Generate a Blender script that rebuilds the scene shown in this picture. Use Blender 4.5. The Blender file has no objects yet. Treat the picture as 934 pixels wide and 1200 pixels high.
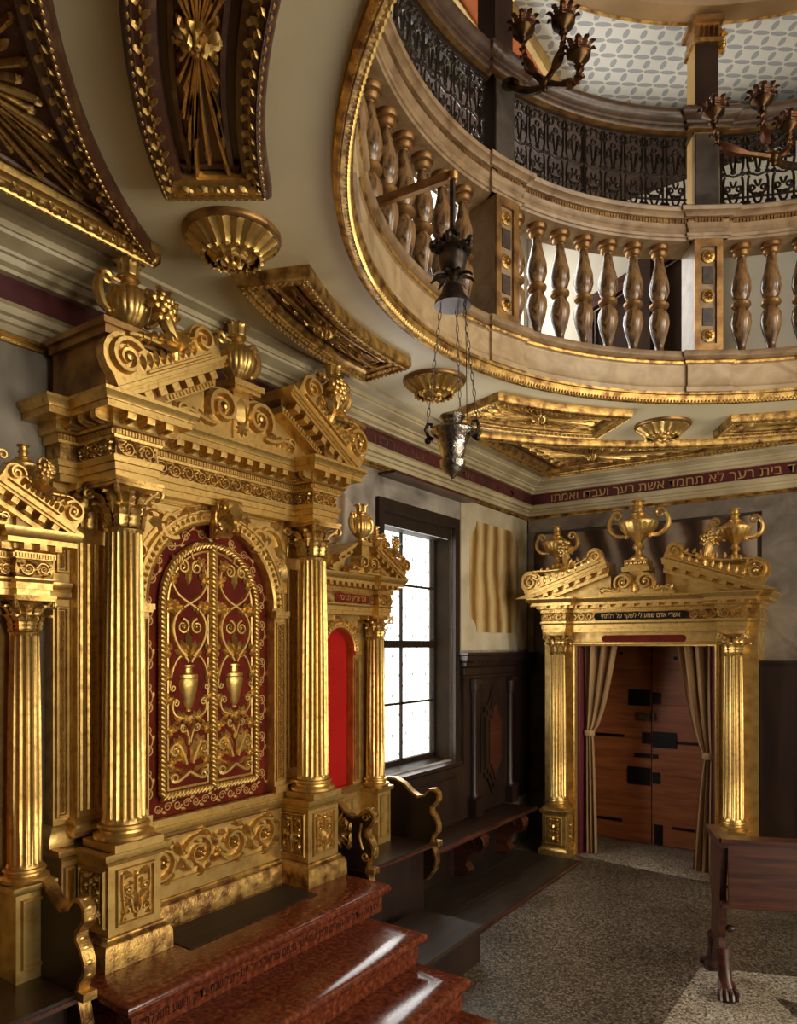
import bpy, math, random
from mathutils import Vector, Matrix
PI = math.pi
sin, cos, rad = math.sin, math.cos, math.radians
sc = bpy.context.scene
COL = sc.collection

# ------------------------------------------------------------------ camera
cam_d = bpy.data.cameras.new('camera')
cam = bpy.data.objects.new('camera', cam_d); COL.objects.link(cam)
cam_d.sensor_fit = 'HORIZONTAL'; cam_d.sensor_width = 36.0
cam_d.lens = 36.0 * 835 / 934
cam_d.shift_y = (757 - 600) / 934
cam_d.clip_start = .02
cam.location = (0, 0, 2.0)
cam.rotation_euler = (PI / 2, 0, math.atan(578 / 835))
sc.camera = cam

# ------------------------------------------------------------------ light
sc.view_settings.view_transform = 'Standard'
sc.view_settings.look = 'None'
sc.view_settings.gamma = 1.0
sc.view_settings.use_curve_mapping = False
sc.view_settings.exposure = 0.1
world = bpy.data.worlds.new('sky'); sc.world = world
world.use_nodes = True
wb = world.node_tree.nodes['Background']
wb.inputs[0].default_value = (1.0, .985, .95, 1)
wb.inputs[1].default_value = 3.0

def area(name, loc, rot, sx, sy, power, col=(1, .90, .72)):
    d = bpy.data.lights.new(name, 'AREA'); d.shape = 'RECTANGLE'
    d.size = sx; d.size_y = sy; d.energy = power; d.color = col
    o = bpy.data.objects.new(name, d); COL.objects.link(o)
    o.location = loc; o.rotation_euler = rot
    return o
# daylight entering through the windows of the wall opposite the ark (behind the camera's right)
for k, (y, p) in enumerate(((0.4, 52), (2.7, 92), (5.0, 112))):
    area('window_daylight', (3.72, y, 2.05), (0, PI / 2, 0), 2.0, 1.0, p)
# daylight entering through the gallery windows of that same wall
for y in (1.6, 4.4):
    area('gallery_daylight', (3.72, y, 5.55), (0, PI / 2, 0), 1.3, 1.1, 64, (1, .92, .78))
# daylight through the windows on the ark side
area('window_daylight', (-3.2, 4.9, 2.0), (0, -PI / 2, 0), 1.9, .95, 26, (1, .98, .95))
for y in (4.95, 6.5):
    area('gallery_daylight', (-3.2, y, 5.45), (0, -PI / 2, 0), 1.3, .8, 22, (1, .98, .95))

# ------------------------------------------------------------------ materials
MATS = {}
def mat(name, base, rough=.5, metal=0., c2=None, scale=6., bump=0., bscale=40., spec=.5, detail=5., stretch=None, lo=.35, hi=.65, rvar=0., c3=None, coord='Object', dist=0., coat=0.):
    m = bpy.data.materials.new(name); m.use_nodes = True
    nt = m.node_tree; N = nt.nodes; L = nt.links
    b = N['Principled BSDF']
    b.inputs['Roughness'].default_value = rough
    b.inputs['Metallic'].default_value = metal
    b.inputs['Specular IOR Level'].default_value = spec
    if coat: b.inputs['Coat Weight'].default_value = coat; b.inputs['Coat Roughness'].default_value = .12
    b.inputs['Base Color'].default_value = (*base, 1)
    tc = N.new('ShaderNodeTexCoord'); mp = N.new('ShaderNodeMapping')
    L.new(tc.outputs[coord], mp.inputs['Vector'])
    if stretch: mp.inputs['Scale'].default_value = stretch
    if c2:
        nz = N.new('ShaderNodeTexNoise'); nz.inputs['Scale'].default_value = scale; nz.inputs['Detail'].default_value = detail
        nz.inputs['Distortion'].default_value = dist
        L.new(mp.outputs[0], nz.inputs['Vector'])
        r = N.new('ShaderNodeValToRGB')
        r.color_ramp.elements[0].position = lo; r.color_ramp.elements[0].color = (*base, 1)
        r.color_ramp.elements[1].position = hi; r.color_ramp.elements[1].color = (*c2, 1)
        if c3:
            e = r.color_ramp.elements.new((lo + hi) / 2); e.color = (*c3, 1)
        L.new(nz.outputs['Fac'], r.inputs['Fac']); L.new(r.outputs['Color'], b.inputs['Base Color'])
        if rvar:
            mr = N.new('ShaderNodeMapRange'); mr.inputs['From Min'].default_value = .3; mr.inputs['From Max'].default_value = .7
            mr.inputs['To Min'].default_value = rough - rvar; mr.inputs['To Max'].default_value = rough + rvar
            L.new(nz.outputs['Fac'], mr.inputs['Value']); L.new(mr.outputs[0], b.inputs['Roughness'])
    if bump:
        n2 = N.new('ShaderNodeTexNoise'); n2.inputs['Scale'].default_value = bscale; n2.inputs['Detail'].default_value = 4
        L.new(mp.outputs[0], n2.inputs['Vector'])
        bp = N.new('ShaderNodeBump'); bp.inputs['Strength'].default_value = bump; bp.inputs['Distance'].default_value = .01
        L.new(n2.outputs['Fac'], bp.inputs['Height']); L.new(bp.outputs[0], b.inputs['Normal'])
    MATS[name] = m
    return m

mat('gold', (.66, .43, .138), .37, .88, c2=(.27, .13, .035), scale=34, lo=.50, hi=.86, bump=.08, bscale=90, rvar=.07)
mat('gold_flat', (.60, .395, .13), .42, .78, c2=(.30, .155, .04), scale=12, lo=.42, hi=.8, bump=.06, bscale=40, rvar=.06)
mat('gold_worn_shade', (.62, .38, .11), .38, .8, c2=(.16, .07, .025), scale=16, lo=.40, hi=.66, bump=.3, bscale=90)  # worn gilding; on the capital bells its dark tone stands in for shade
mat('gold_brown', (.38, .21, .07), .40, .7, c2=(.13, .055, .02), scale=10, lo=.38, hi=.7, bump=.2)
mat('gold_paint', (.55, .33, .10), .5, .45, c2=(.38, .20, .06), scale=30)
mat('maroon', (.062, .011, .010), .42, 0, c2=(.034, .008, .008), scale=5, bump=.12, bscale=25)
mat('maroon_gilt', (.075, .026, .014), .38, .25, c2=(.16, .08, .025), scale=18, lo=.5, hi=.72, bump=.15)
mat('crimson', (.130, .014, .006), .7, 0, c2=(.085, .010, .005), scale=8, bump=.1, bscale=200, spec=.08)
mat('scarlet', (.37, .009, .007), .7, 0, c2=(.31, .008, .006), scale=4, bump=.05, bscale=300, spec=.1)
mat('frieze_red', (.105, .012, .014), .5, 0, c2=(.045, .008, .010), scale=4, lo=.35, hi=.7)
mat('cream_paint', (.54, .445, .27), .45, 0, c2=(.32, .25, .135), scale=3.0, bump=.12, bscale=18, stretch=(1, 1, 1), lo=.35, hi=.72)
mat('ceiling_cream', (.74, .655, .44), .45, 0, c2=(.62, .53, .33), scale=1.6, bump=.15, bscale=9, lo=.35, hi=.7)
mat('fascia_marble', (.47, .335, .185), .4, 0, c2=(.27, .165, .08), scale=5, lo=.4, hi=.75, dist=1.2, bump=.06)
mat('rail_marble', (.33, .22, .12), .38, 0, c2=(.16, .092, .045), scale=6, lo=.38, hi=.75, dist=1.4)
mat('baluster_wood', (.25, .14, .058), .26, 0, c2=(.055, .026, .011), scale=9, stretch=(1.6, 1.6, .45), dist=2.6, lo=.40, hi=.62, spec=.7)
mat('dark_marble_rail', (.105, .060, .034), .35, 0, c2=(.055, .03, .02), scale=9, dist=1.2)
mat('iron', (.012, .008, .006), .5, .3, c2=(.03, .018, .010), scale=20, spec=.3)
mat('bronze', (.11, .058, .020), .36, .85, c2=(.035, .017, .009), scale=20, lo=.4, hi=.62)
mat('copper_leaf', (.13, .046, .017), .42, .7, c2=(.08, .03, .012), scale=25)
mat('silver', (.42, .38, .33), .26, 1.0, c2=(.12, .10, .09), scale=26, lo=.42, hi=.70, bump=.5, bscale=60, rvar=.08)
mat('dark_iron_bell', (.07, .05, .038), .38, .8, c2=(.03, .022, .018), scale=18)
mat('pier_inset', (.03, .018, .012), .4, 0, c2=(.07, .045, .03), scale=14, dist=1.5)
mat('walnut', (.024, .0105, .006), .42, 0, c2=(.011, .005, .0035), scale=5, stretch=(1, 1, .18), dist=1.5, bump=.05, bscale=60)
mat('walnut_seat', (.034, .016, .009), .32, 0, c2=(.022, .011, .007), scale=7, stretch=(3, .4, 3), bump=.08, bscale=40)
mat('mahogany', (.085, .024, .012), .33, 0, c2=(.030, .009, .006), scale=4, stretch=(.5, .5, 9), dist=.6, bump=.06)
mat('floor_board', (.040, .026, .016), .55, 0, c2=(.022, .014, .009), scale=6, stretch=(4, .4, 1), bump=.1, spec=.25)
mat('door_wood', (.42, .125, .034), .46, 0, c2=(.22, .056, .017), scale=5, stretch=(.45, 1, 5), dist=.8, bump=.15, bscale=22, lo=.3, hi=.75)
mat('wine_curtain_rail', (.10, .012, .02), .6)
mat('curtain', (.33, .195, .088), .85, 0, c2=(.27, .155, .066), scale=3, bump=.06, bscale=400)
mat('black_iron', (.012, .010, .009), .5, .6)
mat('lock_brass', (.18, .13, .07), .4, .8)
mat('plaster_grey', (.36, .315, .25), .75, 0, c2=(.13, .105, .085), scale=2.6, lo=.38, hi=.66, bump=.25, bscale=12, detail=8, dist=.8)
mat('plaster_cream', (.52, .45, .31), .7, 0, c2=(.40, .33, .21), scale=4, bump=.12, bscale=14)
mat('dark_marble', (.085, .068, .058), .34, 0, c2=(.028, .020, .016), scale=3.2, lo=.36, hi=.68, detail=9, dist=1.8)
mat('grey_marble', (.24, .205, .165), .4, 0, c2=(.12, .095, .075), scale=3.4, lo=.35, hi=.72, detail=8, dist=1.6)
mat('gallery_wall', (.52, .47, .37), .7, 0, c2=(.44, .39, .30), scale=1.5)
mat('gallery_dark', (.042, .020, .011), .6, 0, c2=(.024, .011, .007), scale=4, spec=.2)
mat('orange_beam', (.36, .095, .018), .6, 0, c2=(.26, .06, .012), scale=5, spec=.1)
mat('ochre_beam', (.46, .29, .085), .42, .2, c2=(.32, .19, .05), scale=5, stretch=(1, 1, .4))
mat('brown_soffit', (.34, .20, .085), .5, 0, c2=(.22, .125, .05), scale=3)
mat('window_wood', (.026, .014, .008), .5, 0, c2=(.013, .008, .005), scale=8, stretch=(3, 3, .3), spec=.2)
mat('window_reveal', (.040, .024, .012), .7, 0, c2=(.024, .015, .009), scale=5, spec=.1)
mat('ink', (.010, .006, .004), .7, spec=.08)
mat('gilt_letter', (.50, .32, .12), .5, .25)
mat('stone_white', (.55, .53, .48), .6)

def wave_mat(name, c1, c2, c3, scale=2., rough=.35, rot=(0, 0, 0), dist=6.):
    m = bpy.data.materials.new(name); m.use_nodes = True
    nt = m.node_tree; N = nt.nodes; L = nt.links; b = N['Principled BSDF']; b.inputs['Roughness'].default_value = rough
    tc = N.new('ShaderNodeTexCoord'); mp = N.new('ShaderNodeMapping'); mp.inputs['Rotation'].default_value = rot
    w = N.new('ShaderNodeTexWave'); w.inputs['Scale'].default_value = scale; w.inputs['Distortion'].default_value = dist
    w.inputs['Detail'].default_value = 4; w.inputs['Detail Scale'].default_value = .9
    r = N.new('ShaderNodeValToRGB'); r.color_ramp.elements[0].color = (*c1, 1); r.color_ramp.elements[1].color = (*c3, 1)
    e = r.color_ramp.elements.new(.5); e.color = (*c2, 1)
    L.new(tc.outputs['Object'], mp.inputs[0]); L.new(mp.outputs[0], w.inputs['Vector']); L.new(w.outputs['Fac'], r.inputs[0]); L.new(r.outputs[0], b.inputs['Base Color'])
    MATS[name] = m
wave_mat('alabaster', (.20, .095, .028), (.42, .26, .09), (.58, .44, .22), 1.3, .35, (0, rad(4), rad(90)), 4.5)
wave_mat('onyx', (.030, .016, .012), (.10, .050, .032), (.36, .28, .21), 1.0, .3, (rad(10), rad(12), 0), 7)
wave_mat('agate', (.26, .20, .15), (.36, .31, .25), (.16, .09, .05), 1.1, .4, (0, 0, rad(90)), 7)

def speckle(name, cols, scale, rough, big=None, bump=.03):
    m = bpy.data.materials.new(name); m.use_nodes = True
    nt = m.node_tree; N = nt.nodes; L = nt.links; b = N['Principled BSDF']; b.inputs['Roughness'].default_value = rough
    tc = N.new('ShaderNodeTexCoord')
    v = N.new('ShaderNodeTexVoronoi'); v.inputs['Scale'].default_value = scale
    L.new(tc.outputs['Object'], v.inputs['Vector'])
    sp = N.new('ShaderNodeSeparateColor'); L.new(v.outputs['Color'], sp.inputs[0])
    r = N.new('ShaderNodeValToRGB'); r.color_ramp.interpolation = 'CONSTANT'
    el = r.color_ramp.elements; el[0].color = (*cols[0][1], 1); el[0].position = 0; el[1].color = (*cols[-1][1], 1); el[1].position = cols[-1][0]
    for p, c in cols[1:-1]:
        e = el.new(p); e.color = (*c, 1)
    L.new(sp.outputs[0], r.inputs[0])
    out = r.outputs[0]
    if big:
        nz = N.new('ShaderNodeTexNoise'); nz.inputs['Scale'].default_value = big[0]; nz.inputs['Detail'].default_value = 5
        L.new(tc.outputs['Object'], nz.inputs['Vector'])
        r2 = N.new('ShaderNodeValToRGB'); r2.color_ramp.elements[0].position = .3; r2.color_ramp.elements[1].position = .7
        r2.color_ramp.elements[0].color = (*big[1], 1); r2.color_ramp.elements[1].color = (*big[2], 1)
        L.new(nz.outputs['Fac'], r2.inputs[0])
        mx = N.new('ShaderNodeMixRGB'); mx.blend_type = 'MULTIPLY'; mx.inputs[0].default_value = 1
        L.new(out, mx.inputs[1]); L.new(r2.outputs[0], mx.inputs[2]); out = mx.outputs[0]
    L.new(out, b.inputs['Base Color'])
    MATS[name] = m
speckle('terrazzo', [(0, (.02, .017, .014)), (.22, (.075, .058, .042)), (.5, (.14, .112, .08)), (.78, (.23, .195, .15))], 95, .42, (1.3, (.55, .5, .45), (1, 1, 1)))
speckle('terrazzo_light', [(0, (.10, .085, .065)), (.2, (.27, .23, .17)), (.5, (.40, .35, .27)), (.8, (.55, .5, .42))], 100, .5, (2.0, (.6, .55, .5), (1, 1, 1)))
def red_marble():
    mat('red_marble', (.075, .016, .008), .16, 0, c2=(.25, .07, .022), scale=42, lo=.36, hi=.74, detail=6, c3=(.135, .030, .013), spec=.55)
red_marble()

def weave_mat():                                     # painted wickerwork pattern of the gallery ceiling
    m = bpy.data.materials.new('weave_paint'); m.use_nodes = True
    nt = m.node_tree; N = nt.nodes; L = nt.links; b = N['Principled BSDF']; b.inputs['Roughness'].default_value = .7
    tc = N.new('ShaderNodeTexCoord')
    def shape(off, rot, ax, ay, s=7.6):
        mp = N.new('ShaderNodeMapping'); mp.inputs['Scale'].default_value = (s, s, s); mp.inputs['Location'].default_value = off; mp.inputs['Rotation'].default_value = (0, 0, rad(-38))
        L.new(tc.outputs['Object'], mp.inputs[0])
        fr = N.new('ShaderNodeVectorMath'); fr.operation = 'FRACTION'; L.new(mp.outputs[0], fr.inputs[0])
        sb = N.new('ShaderNodeVectorMath'); sb.operation = 'SUBTRACT'; sb.inputs[1].default_value = (.5, .5, 0); L.new(fr.outputs[0], sb.inputs[0])
        dv = N.new('ShaderNodeVectorMath'); dv.operation = 'DIVIDE'; dv.inputs[1].default_value = (ax, ay, 1); L.new(sb.outputs[0], dv.inputs[0])
        s2 = N.new('ShaderNodeSeparateXYZ'); L.new(dv.outputs[0], s2.inputs[0])
        cx = N.new('ShaderNodeCombineXYZ'); L.new(s2.outputs[0], cx.inputs[0]); L.new(s2.outputs[1], cx.inputs[1])
        ln = N.new('ShaderNodeVectorMath'); ln.operation = 'LENGTH'; L.new(cx.outputs[0], ln.inputs[0])
        return ln.outputs['Value']
    a = shape((0, 0, 0), 0, .47, .15); c = shape((.5, .5, 0), 0, .17, .30)
    mn = N.new('ShaderNodeMath'); mn.operation = 'MINIMUM'; L.new(a, mn.inputs[0]); L.new(c, mn.inputs[1])
    r = N.new('ShaderNodeValToRGB'); e = r.color_ramp.elements
    e[0].position = .84; e[0].color = (.34, .35, .37, 1); e[1].position = 1.0; e[1].color = (.66, .64, .58, 1)
    k = e.new(.93); k.color = (.27, .22, .15, 1)
    L.new(mn.outputs[0], r.inputs[0]); L.new(r.outputs[0], b.inputs['Base Color'])
    MATS['weave_paint'] = m
weave_mat()

def glass_mat():
    m = bpy.data.materials.new('window_glass'); m.use_nodes = True
    nt = m.node_tree; N = nt.nodes; L = nt.links
    for n in list(N): N.remove(n)
    o = N.new('ShaderNodeOutputMaterial'); t = N.new('ShaderNodeBsdfTransparent'); g = N.new('ShaderNodeBsdfGlossy'); x = N.new('ShaderNodeMixShader')
    t.inputs[0].default_value = (.97, .97, .95, 1); g.inputs['Roughness'].default_value = .05; x.inputs[0].default_value = .06
    L.new(t.outputs[0], x.inputs[1]); L.new(g.outputs[0], x.inputs[2]); L.new(x.outputs[0], o.inputs[0])
    MATS['window_glass'] = m
glass_mat()

# ------------------------------------------------------------------ mesh helpers
W = {}
I4 = Matrix.Identity(4)
def T(x, y, z): return Matrix.Translation((x, y, z))
def RZ(a): return Matrix.Rotation(a, 4, 'Z')
def frame(O, U, V, Nn):
    m = Matrix.Identity(4)
    for i in range(3):
        m[i][0] = U[i]; m[i][1] = V[i]; m[i][2] = Nn[i]; m[i][3] = O[i]
    return m
def FX(x, y, z): return frame((x, y, z), (0, 1, 0), (0, 0, 1), (1, 0, 0))      # panel facing +x (u = +y)
def FY(x, y, z): return frame((x, y, z), (1, 0, 0), (0, 0, 1), (0, -1, 0))     # panel facing -y (u = +x)

def link(name, data, parent=None, Mw=I4, m=None):
    o = bpy.data.objects.new(name, data); COL.objects.link(o)
    if parent is not None:
        o.parent = parent; o.matrix_parent_inverse = W[parent].inverted()
    o.matrix_basis = Mw; W[o] = Mw.copy()
    return o
def thing(name, label, cat, loc=(0, 0, 0), group=None):
    o = link(name, None, None, T(*loc)); o.empty_display_size = .1
    o['label'] = label; o['category'] = cat
    if group: o['group'] = group
    return o
def tag(o, label, cat, group=None):
    o['label'] = label; o['category'] = cat
    if group: o['group'] = group
    return o
def struct(o): o['kind'] = 'structure'; return o
def stuff(o): o['kind'] = 'stuff'; return o
def dup(root, Mw, label=None, parent=None):
    """copy a thing (or part) with its parts and sub-parts, moved by the matrix Mw"""
    def rec(o, par):
        c = o.copy(); COL.objects.link(c); c.parent = par
        Wn = Mw @ W[o]; W[c] = Wn
        c.matrix_parent_inverse = W[par].inverted() if par is not None else I4
        c.matrix_basis = Wn
        for ch in list(o.children): rec(ch, c)
        return c
    r = rec(root, parent)
    if label: r['label'] = label
    return r

class M:
    def __init__(s): s.v = []; s.f = []
    def add(s, vs, fs, Mx=None):
        n = len(s.v)
        if Mx is not None: vs = [tuple(Mx @ Vector(p)) for p in vs]
        s.v += vs; s.f += [tuple(i + n for i in f) for f in fs]
        return s
    def box(s, x0, x1, y0, y1, z0, z1, Mx=None):
        vs = [(x0, y0, z0), (x1, y0, z0), (x1, y1, z0), (x0, y1, z0), (x0, y0, z1), (x1, y0, z1), (x1, y1, z1), (x0, y1, z1)]
        return s.add(vs, [(0, 3, 2, 1), (4, 5, 6, 7), (0, 1, 5, 4), (1, 2, 6, 5), (2, 3, 7, 6), (3, 0, 4, 7)], Mx)
    def prism(s, pts, d0, d1, Mx=None):                # polygon in (u, v), extruded along n from d0 to d1
        n = len(pts)
        vs = [(p[0], p[1], d0) for p in pts] + [(p[0], p[1], d1) for p in pts]
        fs = [tuple(range(n - 1, -1, -1)), tuple(range(n, 2 * n))] + [(i, (i + 1) % n, n + (i + 1) % n, n + i) for i in range(n)]
        return s.add(vs, fs, Mx)
    def lathe(s, prof, n=16, Mx=None, mod=None, a0=0, a1=2 * PI, cap=True):
        full = abs(a1 - a0 - 2 * PI) < 1e-6
        k = n if full else n + 1
        vs = []
        for j, (r, z) in enumerate(prof):
            for i in range(k):
                a = a0 + (a1 - a0) * i / n
                q = r * (mod(a, j) if mod else 1)
                vs.append((q * cos(a), q * sin(a), z))
        fs = []
        for j in range(len(prof) - 1):
            for i in range(n):
                i2 = (i + 1) % k
                fs.append((j * k + i, j * k + i2, (j + 1) * k + i2, (j + 1) * k + i))
        if cap and full:
            fs.append(tuple(range(k - 1, -1, -1))); fs.append(tuple((len(prof) - 1) * k + i for i in range(k)))
        return s.add(vs, fs, Mx)
    def tube(s, path, r, n=6, Mx=None, closed=False, flat=1.):
        P = [Vector(p) for p in path]; m = len(P)
        R = r if callable(r) else (lambda t: r)
        vs = []; up = None
        for i, p in enumerate(P):
            a = P[i - 1] if (i or closed) else p; b = P[(i + 1) % m] if (i < m - 1 or closed) else p
            d = (b - a).normalized() if (b - a).length > 1e-9 else Vector((0, 0, 1))
            if up is None:
                up = Vector((0, 0, 1)) if abs(d.z) < .9 else Vector((1, 0, 0))
            x = d.cross(up)
            if x.length < 1e-5: x = d.cross(Vector((.3, 1, .2)))
            x.normalize(); y = x.cross(d).normalized(); up = y
            q = R(i / max(1, m - 1))
            for k in range(n):
                an = 2 * PI * k / n
                vs.append(tuple(p + x * (q * cos(an)) + y * (q * flat * sin(an))))
        fs = []
        for i in range(m if closed else m - 1):
            j = (i + 1) % m
            for k in range(n):
                k2 = (k + 1) % n
                fs.append((i * n + k, i * n + k2, j * n + k2, j * n + k))
        if not closed:
            fs.append(tuple(range(n - 1, -1, -1))); fs.append(tuple((m - 1) * n + k for k in range(n)))
        return s.add(vs, fs, Mx)
    def sph(s, c, r, Mx=None, n=8, m=5, sq=(1, 1, 1)):
        prof = [(max(1e-4, sin(PI * i / m)), -cos(PI * i / m)) for i in range(m + 1)]
        vs = [(c[0] + r * sq[0] * q * cos(2 * PI * k / n), c[1] + r * sq[1] * q * sin(2 * PI * k / n), c[2] + r * sq[2] * z) for q, z in prof for k in range(n)]
        fs = [(j * n + k, j * n + (k + 1) % n, (j + 1) * n + (k + 1) % n, (j + 1) * n + k) for j in range(m) for k in range(n)]
        return s.add(vs, fs, Mx)
    def mould(s, path, prof, closed=False, back=None):
        """sweep a profile [(d, z)] along a plan path [(x, y)]; d grows to the right of travel"""
        n = len(path); k0 = prof
        if back is not None: k0 = [(back, prof[0][1])] + list(prof) + [(back, prof[-1][1])]
        offs = []
        for i in range(n):
            p = path[i]
            def nrm(a, b):
                dx, dy = b[0] - a[0], b[1] - a[1]; l = math.hypot(dx, dy) or 1
                return (dy / l, -dx / l)
            n1 = nrm(path[i - 1], p) if (i or closed) else None
            n2 = nrm(p, path[(i + 1) % n]) if (i < n - 1 or closed) else None
            n1 = n1 or n2; n2 = n2 or n1
            dd = 1 + n1[0] * n2[0] + n1[1] * n2[1]
            dd = max(dd, .15)
            offs.append(((n1[0] + n2[0]) / dd, (n1[1] + n2[1]) / dd))
        vs = []
        for (px, py), (ox, oy) in zip(path, offs):
            for d, z in k0: vs.append((px + ox * d, py + oy * d, z))
        m = len(k0); fs = []
        for i in range(n if closed else n - 1):
            j = (i + 1) % n
            for k in range(m - 1 if back is None else m):
                k2 = (k + 1) % m
                fs.append((i * m + k, j * m + k, j * m + k2, i * m + k2))
        if not closed and back is not None:
            fs.append(tuple(range(m))); fs.append(tuple((n - 1) * m + k for k in range(m - 1, -1, -1)))
        return s.add(vs, fs)
    def sweep(s, path, prof, Mx=None, closed=False):
        """profile [(d, h)] along a 2-D path in (u, v); d to the right of travel, h along n"""
        m2 = M(); m2.mould(path, prof, closed, back=prof[0][0] if False else None)
        return s.add(m2.v, m2.f, Mx)
    # ---- relief carving in a (u, v, n) frame
    def ridge(s, pts, w, h, Mx=None):
        n = len(pts); wf = w if callable(w) else (lambda t: w)
        vs = []
        for i, (x, y) in enumerate(pts):
            a = pts[max(0, i - 1)]; b = pts[min(n - 1, i + 1)]
            dx, dy = b[0] - a[0], b[1] - a[1]; l = math.hypot(dx, dy) or 1
            q = wf(i / (n - 1)) / 2; nx, ny = -dy / l * q, dx / l * q
            hh = h * min(1., max(.35, q * 2 / max(1e-6, wf(0.3))))
            vs += [(x + nx, y + ny, 0), (x + nx * .5, y + ny * .5, hh * .85), (x - nx * .5, y - ny * .5, hh * .85), (x - nx, y - ny, 0)]
        fs = [(i * 4 + k, i * 4 + k + 1, i * 4 + k + 5, i * 4 + k + 4) for i in range(n - 1) for k in range(3)]
        fs += [(0, 1, 2, 3), tuple((n - 1) * 4 + k for k in (3, 2, 1, 0))]
        return s.add(vs, fs, Mx)
    def leaf(s, x, y, a, l, w, h, Mx=None, curl=0.):
        c, d = cos(a), sin(a)
        out = [(0, 0, 0), (.25, .32, .1), (.42, .5, .1), (.55, .36, .2), (.74, .38, .1), (1, 0, .0 + curl), (.74, -.38, .1), (.55, -.36, .2), (.42, -.5, .1), (.25, -.32, .1)]
        mid = [(.3, 0, 1), (.72, 0, .9)]
        P = [(x + (u * l) * c - (v * w) * d, y + (u * l) * d + (v * w) * c, h * k) for u, v, k in out + mid]
        fs = [(0, 10, 1), (1, 10, 2), (2, 10, 11, 3), (3, 11, 4), (4, 11, 5), (0, 9, 10), (9, 8, 10), (8, 7, 11, 10), (7, 6, 11), (6, 5, 11)]
        return s.add(P, fs, Mx)
    def vine(s, x, y, a, r, h, Mx=None):               # five-lobed vine leaf
        for k in (-2, -1, 0, 1, 2):
            s.leaf(x, y, a + k * .75, r * (1 - .12 * abs(k)), r * .55, h, Mx)
        return s
    def rosette(s, x, y, r, h, Mx=None, n=8):
        for k in range(n):
            a = 2 * PI * k / n
            s.leaf(x + cos(a) * r * .2, y + sin(a) * r * .2, a, r * .8, r * .62, h, Mx)
        s.sph((x, y, h * .5), r * .28, Mx, 8, 4, (1, 1, .8))
        return s
    def obj(s, name, m, parent=None, Mw=I4, smooth=42):
        me = bpy.data.meshes.new(name); me.from_pydata(s.v, [], s.f)
        if smooth:
            me.polygons.foreach_set('use_smooth', [True] * len(me.polygons))
            me.set_sharp_from_angle(angle=rad(smooth))
        me.materials.append(MATS[m] if isinstance(m, str) else m); me.update()
        return link(name, me, parent, Mw)

def share(name, ob, parent, Mw, m=None):              # another object on the mesh data of ob
    return link(name, ob.data, parent, Mw)

def arc(cx, cy, r, a0, a1, n, ry=None):
    ry = r if ry is None else ry
    return [(cx + r * cos(a0 + (a1 - a0) * i / n), cy + ry * sin(a0 + (a1 - a0) * i / n)) for i in range(n + 1)]
def spiral(cx, cy, r0, r1, a0, turns, n=None):
    n = n or int(abs(turns) * 14) + 4
    return [(cx + (r0 + (r1 - r0) * (i / n) ** .8) * cos(a0 + 2 * PI * turns * i / n), cy + (r0 + (r1 - r0) * (i / n) ** .8) * sin(a0 + 2 * PI * turns * i / n)) for i in range(n + 1)]
def bez(p0, p1, p2, p3, n=10):
    return [tuple((1 - t) ** 3 * a + 3 * (1 - t) ** 2 * t * b + 3 * (1 - t) * t * t * c + t ** 3 * d for a, b, c, d in zip(p0, p1, p2, p3)) for t in [i / n for i in range(n + 1)]]
def taper(w0, w1): return lambda t: w0 + (w1 - w0) * t

def rinceau(m, L, H, n, h, Mx, w=None):               # running scroll of acanthus along u in [0, L], v in [0, H]
    w = w or H * .10; st = L / n
    for i in range(n):
        cx = st * (i + .5); up = 1 if i % 2 == 0 else -1
        cy = H * .5; r = min(st * .46, H * .44)
        m.ridge(spiral(cx, cy, r, r * .22, -up * PI / 2 - (.0), up * 1.35), taper(w * 1.25, w * .6), h, Mx)
        m.rosette(cx, cy, r * .42, h * 1.2, Mx, 6)
        nx = cx + st
        m.ridge(bez((cx - st * .5, H * .5 - up * H * .05), (cx - st * .3, H * .5 - up * H * .45), (cx - r * .4, cy - up * r), (cx, cy - up * r), 6), w * 1.2, h, Mx)
        for k in range(6):
            a = -up * PI / 2 + up * k * .95
            m.leaf(cx + r * cos(a), cy + r * sin(a), a + up * .9, r * .66, r * .42, h * 1.15, Mx); m.leaf(cx + r * .9 * cos(a + .4), cy + r * .9 * sin(a + .4), a + PI - up * .7, r * .36, r * .22, h, Mx)
        for sg in (1, -1):
            m.leaf(cx - st * .5, H * .5, sg * PI / 2 + .3, H * .46, H * .26, h, Mx)
            m.leaf(cx - st * .42, H * .5 + sg * H * .30, sg * .5 + (PI if i % 2 else 0), H * .24, H * .14, h * .8, Mx)
            m.leaf(cx + st * .34, H * .5 + sg * H * .36, PI - sg * .7, H * .26, H * .14, h * .8, Mx)
            m.leaf(cx + sg * r * .15, H * .5 + sg * H * .46, -sg * .2, H * .2, H * .12, h * .8, Mx)
    return m
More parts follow.
